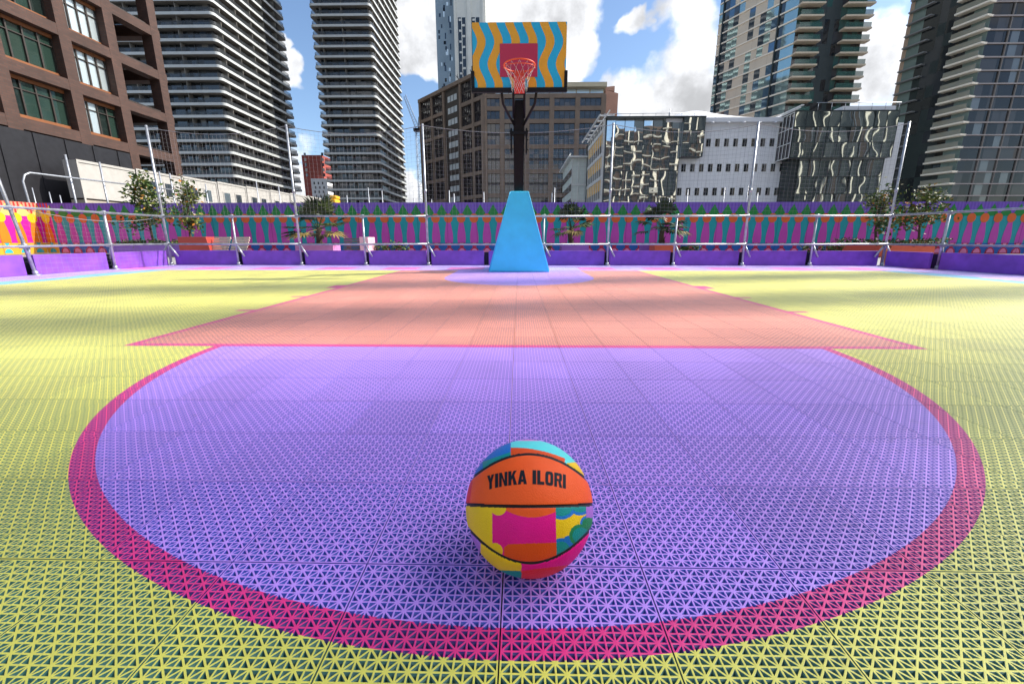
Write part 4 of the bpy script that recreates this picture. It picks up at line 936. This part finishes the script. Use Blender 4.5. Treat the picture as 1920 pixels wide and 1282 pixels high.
# mirror glass bays
def glassbay(F, a0, a1, z0, z1, na, nz, m, d, tilt, parent, frame=True):
    mb = MB(); panes(mb, F, a0, a1, z0, z1, na, nz, d, lambda i, k: 0, tilt, .0); b = mb.build('glass_facade', m, parent)
    mb = MB()
    for q in range(na + 1): x = a0 + (a1 - a0) * q / na; mb.fbox(F, x - .025, x + .025, z0, z1, d + .02, d + .05)
    for q in range(nz + 1): z = z0 + (z1 - z0) * q / nz; mb.fbox(F, a0, a1, z - .035, z + .035, d + .021, d + .06)
    mb.build('mullions', m_dg, b); return b
glassbay(F, x0 + .2, xs2 - .05, -.1, ZT - .25, 8, 5, wav1, .6, .03, t)
glassbay(F, xs2 - .05, x1, 11.5, ZT - .25, 3, 3, wav1, 1.3, .05, t)
mb = MB(); mb.box(x0 + .2, xs2, YW - .55, YW + 16, -.1, ZT - .3); mb.box(xs2 - .05, x1, YW - 1.25, YW - .02, 11.45, ZT - .3); mb.box(x0 + .12, x0 + .3, YW - .75, YW - .56, -.1, ZT - .2); mb.fbox(F, x0 + .1, x1 + .05, ZT - .27, ZT - .12, -.8, 1.4); mb.build('glass_box_frame', m_dg, t)
F2, L2 = frame_between((x0 + .19, YW - .5), (x0 + .19, 73), (-100, 60))
mb = MB()
for k in range(5): z = 15.2 - k * 3.1; mb.fbox(F2, .2, L2, z - .12, z + .35, .002, .16, 1); mb.fbox(F2, .2, L2, z - 1.6, z - .12, .001, .06, 0)
for k in range(9): mb.fbox(F2, .2 + k * 1.6, .4 + k * 1.6, 0, ZT - .4, .06, .12, 1)
mb.fbox(F2, 0, .25, -.1, ZT - .2, .01, .3, 1); mb.build('ochre_side', [m_och, m_frm], t)
for k in range(5):
    z = 15.2 - k * 3.1; mb = MB(); mb.fbox(F2, .45, L2 - .2, z - 2.7, z - 1.62, .002, .05); mb.build('side_glazing', og[0], t)
mb = MB()
for d in (0, .9, 1.8): mb.fbox(F2, -1, L2 + 1, ZT - .1, ZT + .12, d - .9, d - .72)
for k in range(6): mb.fbox(F2, -.8 + k * 2.6, -.65 + k * 2.6, ZT - .08, ZT + .1, -.72, .9)
mb.fbox(F2, -1, L2 + 1, ZT + .5, ZT + .62, -.3, -.18); mb.build('roof_canopy', m_frm, t)
mb = MB(); n_ = 24; prof = []
for k in range(n_ + 1):
    q = k / n_; xx = 19.8 + (36.0 - 19.8) * q; prof.append((xx, 16.55 + 3.3 * math.sin(math.pi * q)))
for (a, za), (b, zb_) in zip(prof, prof[1:]): mb.hexa(((a, YW - .7, 15.96), (b, YW - .7, 15.96), (b, YW + 18, 15.96), (a, YW + 18, 15.96), (a, YW - .7, 16.5), (b, YW - .7, 16.5), (b, YW + 10, zb_ + .5), (a, YW + 10, za + .5)))
mb.build('white_roof', m_white, t)
for k in range(6): mb = MB(); xx = 26 + k * 2.1; mb.tube(((xx, YW - .74, 15.78), (xx, YW - .74, 15.95)), [.28, .12], 10); mb.build('roof_lamp', m_white, t)
mb = MB()
for a, b in (((x0, YW, ZT + .55), (x1, YW, ZT + .62)),): mb.tube((a, b), .035, 5)
for k in range(8): mb.tube(((x0 + k * 1.75, YW, ZT - .1), (x0 + k * 1.75, YW, ZT + .58)), .03, 5)
mb.tube(((20.4, YW, ZT), (20.4, YW, ZT + 1.1)), .06, 5); mb.build('roof_rail', m_tube, t)
# dark glass wing
YG = 57.0; xg0, xg1 = 35.45, 48.6; F = Frame((0, YG, 0), (1, 0, 0), (0, -1, 0))
w = thing('glass_building', (43, 60, -.1), 'dark glass block with rippled reflections at the right of the white office', 'building')
zlo = 11.0
mb = MB(); mb.box(xg0 + .02, xg1 - .02, YG + .05, YW - .01, zlo, ZT - .1); mb.box(36.4, xg1 - .02, YG + 1.0, YW - .01, -.1, zlo); mb.box(xg0, xg1, YG + .1, YW - .02, ZT - .1, ZT + .05); mb.build('core', m_dg, w)
glassbay(F, xg0 + .05, xg1, zlo, ZT - .1, 9, 3, wav2, 0, .05, w); F3 = Frame((0, YG + .95, 0), (1, 0, 0), (0, -1, 0)); glassbay(F3, 37.4, xg1, -.1, zlo, 8, 5, wav2, 0, .05, w)
FS = Frame((xg0, YG, 0), (0, 1, 0), (-1, 0, 0)); glassbay(FS, 0, 2.95, zlo, ZT - .3, 4, 3, og[1], .02, .01, w)
mb = MB()
for z in (zlo, zlo + 1.8, zlo + 3.6, ZT - .2): mb.fbox(FS, -.02, 2.97, z - .05, z + .05, .09, .14)
for q in (0, .74, 1.48, 2.2, 2.92): mb.fbox(FS, q - .04, q + .04, zlo, ZT - .2, .085, .13)
mb.fbox(FS, -1.2, 5, ZT + .25, ZT + .37, -.2, .1); mb.fbox(FS, -1.2, 5, ZT - .05, ZT + .05, .15, .35); mb.build('pale_steelwork', m_frm, w)
mb = MB(); mb.box(41.5, 48.2, YG + .2, YG + 2.5, ZT + .05, ZT + .55); mb.build('roof_upstand', m_white, w)
mb = MB(); mb.tube(((38, YG, ZT + .9), (48.6, YG, ZT + .9)), .035, 5)
for k in range(7): mb.tube(((38.2 + k * 1.7, YG, ZT), (38.2 + k * 1.7, YG, ZT + .9)), .03, 5)
mb.build('roof_rail', m_tube, w)
# small pale block left of it
pa, pb = at_y(1072, 320, 75).x, at_y(1106, 320, 75).x; zt_ = Z_(1085, 292, 75)
t = thing('pale_annexe', ((pa + pb) / 2, 80, -.1), 'small pale glazed annexe between the brown office and the ochre wall', 'building')
mb = MB(); mb.box(pa, pb, 75, 90, -.1, zt_ - .4); mb.build('wall', mat('pale green white', (.62, .68, .64), .5, var=.08, vscale=.5), t)
F = Frame((pa, 75, 0), (1, 0, 0), (0, -1, 0)); mb = MB()
for k in range(4): mb.fbox(F, 0, pb - pa, 2 + k * 2.6, 2.25 + k * 2.6, .01, .1)
for k in range(4): mb.fbox(F, k * 1.1, k * 1.1 + .08, 0, zt_ - .5, .01, .08)
mb.build('glazing_bars', m_frm, t)
F, L_ = frame_between((pa, 75), (pa, 90), (-100, 80)); mb = MB()
for k in range(5): mb.fbox(F, 0, 15, 1.4 + k * 2.5, 2.6 + k * 2.5, .01, .06)
mb.build('side_glazing', og[1], t); mb = MB(); mb.box(pa - .7, pb, 74.2, 91, zt_ - .4, zt_ - .15); mb.fbox(F, -1, 15, zt_ + .1, zt_ + .25, .3, .5); mb.build('roof_canopy', m_frm, t)

# cream tower and dark tower on the right
m_cream = mat('cream panel', (.62, .52, .40), .6, var=.06, vscale=.3); m_band = mat('pale floor band', (.82, .73, .60), .6, var=.06, vscale=.3); m_tand = mat('tan balcony edge', (.58, .48, .36), .7, var=.1)
tg = [glass('tower blue glass', (.10, .18, .26), metal=.5), glass('tower pale glass', (.35, .48, .47), metal=.7), glass('tower slate glass', (.03, .045, .06)), m_cream]
fh = 2.5; nf = 27
P0 = Vector((63.8, 107, 0)); P1 = P0 + Vector((-.48, 1, 0)).normalized() * 21.6
t = thing('residential_tower', (70, 118, -.1), 'cream and glass apartment tower with tan balconies behind the white office', 'tower')
F, L_ = frame_between((P1.x, P1.y), (P0.x, P0.y), (-100, 0)); H = fh * nf
mb = MB(); na = 14
def pk(i, k):
    if i in (1,) or i == 11: return 2
    if i in (4, 5, 7) and not (k % 5 == 0 and i == 7): return 3 if R.random() < .9 else 1
    if i >= 12: return 1
    return R.choices((0, 1, 2, 3), (2, 4, 2, 2))[0]
panes(mb, F, 0, L_, -.1, H, na, nf, 0, pk, .02); mb.build('curtain_wall', tg, t)
mb = MB(); mb.fbox(F, 0, L_ + .1, -.16, .16, .0, .22); b0_ = mb.build('floor_band', m_band, t)
for k in range(nf):
    if k == 0: b0_.location.z += fh
    else: cp(b0_, t, (0, 0, fh * k))
for a in (1.4, L_ * .80): mb = MB(); mb.fbox(F, a - .16, a + .16, -.1, H, .0, .35); mb.build('dark_fin', m_dg, t)
FR = Frame((P0.x, P0.y, 0), (1, 0, 0), (0, -1, 0)); LR = 15.6
core = [(P0.x, P0.y + .4), (P0.x + LR, P0.y + .4), (P0.x + LR, P0.y + 22), (P1.x + .4, P1.y + 1)]
mb = MB(); mb.prism(core, -.1, H); mb.build('core', m_dg, t)
mb = MB(); gg = [glass('balcony green glass', (.03, .09, .08), spec=1.), GL[0], GL[1], m_dg]
panes(mb, FR, 0, LR, -.1, H, 14, nf, -.3, lambda i, k: (3 if 5 <= i <= 8 and R.random() < .7 else R.choices((0, 1, 2), (3, 4, 2))[0]), .02); mb.build('shaded_face', gg, t)
mb = MB(); mb.fbox(FR, -.2, 5.2, -.15, .2, -.25, 1.5); s1_ = mb.build('balcony', m_tand, t); mb = MB(); mb.fbox(FR, 10.2, LR + .9, -.15, .2, -.25, 1.3); s2_ = mb.build('balcony', m_tand, t)
mb = MB(); mb.fbox(FR, 0, 5.0, .2, 1.2, 1.36, 1.42); r1_ = mb.build('balustrade', see_glass('green balustrade', (.05, .14, .12), .55), t); mb = MB(); mb.fbox(FR, 10.4, LR + .7, .2, 1.2, 1.16, 1.22); r2_ = mb.build('balustrade', r1_.data.materials[0], t)
for k in range(nf):
    for o in (s1_, s2_, r1_, r2_):
        if k == 0: o.location.z += fh
        else: cp(o, t, (0, 0, fh * k))

Q0 = Vector((97.6, 97, 0)); Q1 = Q0 + Vector((-.257, 1, 0)).normalized() * 15.5; fh = 2.53; nf = 25; H = fh * nf
t = thing('residential_tower', (104, 106, -.1), 'dark glass apartment tower with white corner balconies at the right edge', 'tower')
F, L_ = frame_between((Q1.x, Q1.y), (Q0.x, Q0.y), (-100, 60)); FR = Frame((Q0.x, Q0.y, 0), (1, 0, 0), (0, -1, 0)); LR = 30
mb = MB(); mb.prism([(Q0.x + .1, Q0.y + .4), (Q0.x + LR, Q0.y + .4), (Q0.x + LR, Q0.y + 24), (Q1.x + .5, Q1.y + .6)], -.1, H); mb.build('core', m_dg, t)
mb = MB(); panes(mb, F, 0, L_, -.1, H, 10, nf, 0, lambda i, k: (2 if i < 2 else R.choices((0, 1, 3), (4, 2, 2))[0]) if i < 8 else 2, .02)
mb.build('shaded_face', [GL[0], GL[1], glass('pale corner glass', (.16, .22, .20), rough=.1), m_dg], t)
mb = MB(); panes(mb, FR, 0, LR, -.1, H, 18, nf, 0, lambda i, k: R.choices((0, 1, 2), (6, 3, .5))[0] if i not in (3, 4) else R.choice([0, 1, 1, 2]), .015)
mb.build('window_wall', [glass('smoked glass', (.018, .016, .016), spec=.45), glass('slate glass', (.055, .048, .045), rough=.06, spec=.5), glass('pale slate glass', (.12, .125, .12), rough=.1)], t)
for a in (4.2, 8.4, 12.6, 16.8, 21): mb = MB(); mb.fbox(FR, a - .12, a + .12, -.1, H, .0, .22); mb.build('pier', mat('slate pier', (.16, .14, .13), .6, var=.05), t)
mb = MB(); mb.fbox(FR, .1, LR, -.12, .12, .0, .3); e1 = mb.build('floor_band', mat('warm grey band', (.36, .31, .30), .6, var=.06), t)
mb = MB(); mb.fbox(F, L_ - 5.6, L_ + .3, -.15, .22, -.2, 1.6); e2 = mb.build('balcony', m_band, t)
mb = MB(); mb.fbox(F, 0, 5.0, -.12, .14, -.2, 1.0); e3 = mb.build('balcony', mat('shaded balcony edge', (.22, .22, .22), .6, var=.05), t)  # darker than the corner balconies: shade put into the colour
mb = MB(); mb.fbox(F, L_ - 5.4, L_ + .1, .22, 1.25, 1.46, 1.52); e4 = mb.build('balustrade', see_glass('pale balustrade', (.38, .36, .28), .6), t)
mb = MB(); mb.fbox(F, -.4, .5, -.1, 2.3, -.8, .06); e5 = mb.build('corner_panel', mat('peach panel', (.50, .34, .24), .6, var=.05), t)
for k in range(nf):
    for o in (e1, e2, e3, e4, e5):
        if k == 0: o.location.z += fh
        else: cp(o, t, (0, 0, fh * k))

# the terrace across the street behind the viewer, seen only in the mirror glass
m_fin = mat('cream stone fin', (.75, .68, .55), .7, var=.08, vscale=.3)
t = thing('stone_terrace', (80, -60, -.1), 'cream finned stone terrace across the street, mirrored in the rippled glass', 'building')
F = Frame((5, -50, 0), (1, 0, 0), (0, 1, 0)); m_tw = mat('terrace brick', (.20, .13, .09), .8, var=.2, vscale=.2)
mb = MB(); mb.box(62, 190, -75, -50.3, -.1, 62); mb.build('wall', m_dg, t)
mb = MB(); mb.box(5, 24, -75, -50.3, -.1, 25); mb.box(24, 36, -75, -50.3, -.1, 36); mb.box(36, 62, -76, -50.6, -.1, 43); mb.build('brick_wall', m_tw, t)
mb = MB()
def fin(a, w, z0, z1):
    mb.prism([(5 + a, -50.35), (5 + a + w, -50.35), (5 + a + w, -50.2), (5 + a, -50.2 + w * .47)], z0, z1)
for k in range(27): fin(57 + k * 4.7, R.choice([.5, .6, .8]), -.1 if k % 3 else 12, 62 if k % 4 else 40)
mb.build('stone_fins', m_fin, t); mb = MB()
for k in range(10): mb.fbox(F, 0 if k < 6 else 19, 31, 2.5 + k * 3.5, 2.9 + k * 3.5, -.2, .4); mb.fbox(F, 31, 57, 3 + k * 4, 3.4 + k * 4, -.4, .3)
for k in range(10): fin(.2 + k * 6.1, .5 + .35 * (k % 2), -.1, 25 if k < 3 else 36 if k < 5 else 43)
mb.fbox(F, 57, 185, 61, 63, -.3, 1.0); mb.build('stone_bands', m_fin, t)
mb = MB()
for k in range(10):
    for q in range(9):
        if k > 5 and q < 6: continue
        mb.fbox(F, 1 + q * 3.4, 3 + q * 3.4, 3.6 + k * 3.5, 5.6 + k * 3.5, -.2, -.1 + .2)
    for q in range(6): mb.fbox(F, 32 + q * 4.2, 35 + q * 4.2, 3.8 + k * 4, 6.4 + k * 4, -.5, -.2)
mb.build('window_rows', m_dg, t)

# unseen tower and masts added beyond the right edge to shade the court
ca, sa = math.cos(SUN_AZ), math.sin(SUN_AZ); DS = 130.0
def sun_side(s, dist): return Vector((sa * dist - ca * 0, ca * dist + s / 1.0, 0)) + Vector((0, 0, 0))
t = thing('shade_tower', (sun_side(-14, DS + 8).x, sun_side(-14, DS + 8).y, -.1), 'unseen slab tower added beyond the right edge to shade the near court', 'tower')
a = sun_side(1.9, DS); n_ = Vector((ca, -sa, 0)); d_ = Vector((sa, ca, 0)); q = [a, a + n_ * 32, a + n_ * 32 + d_ * 18, a + d_ * 18]
mb = MB(); mb.prism([(p.x, p.y) for p in q], -.1, 150); mb.build('wall', m_tan, t)
F, _l = frame_between((q[0].x, q[0].y), (q[1].x, q[1].y), (0, 0)); mb = MB()
for k in range(45): mb.fbox(F, .6, 31.4, 1.5 + k * 3.2, 3.4 + k * 3.2, .005, .06)
mb.build('window_bands', GL[0], t)
for s_, lab in ((3.5, 'nearer unseen clad mast added beyond the right edge to cast a shade band'), (5.7, 'farther unseen clad mast added beyond the right edge to cast a shade band')):
    p = sun_side(s_, 62 + s_ * 2); t = thing('shade_mast', (p.x, p.y, -.1), lab, 'shade mast', 'unseen masts added for the shade bands')  # mast added only to throw a soft band of shade on the court
    mb = MB()
    for k in range(4): c_ = p + n_ * (.45 if k % 2 else -.45) + d_ * (.5 if k > 1 else -.5); mb.tube(((c_.x, c_.y, -.1), (c_.x, c_.y, 66)), .07, 6)
    mb.build('mast_legs', m_tube, t)
    mb = MB(); mb.prism([(w.x, w.y) for w in (p - n_ * .42 - d_ * .4, p + n_ * .42 - d_ * .4, p + n_ * .42 + d_ * .4, p - n_ * .42 + d_ * .4)], -.1, 66); mb.build('cladding', m_tan, t)
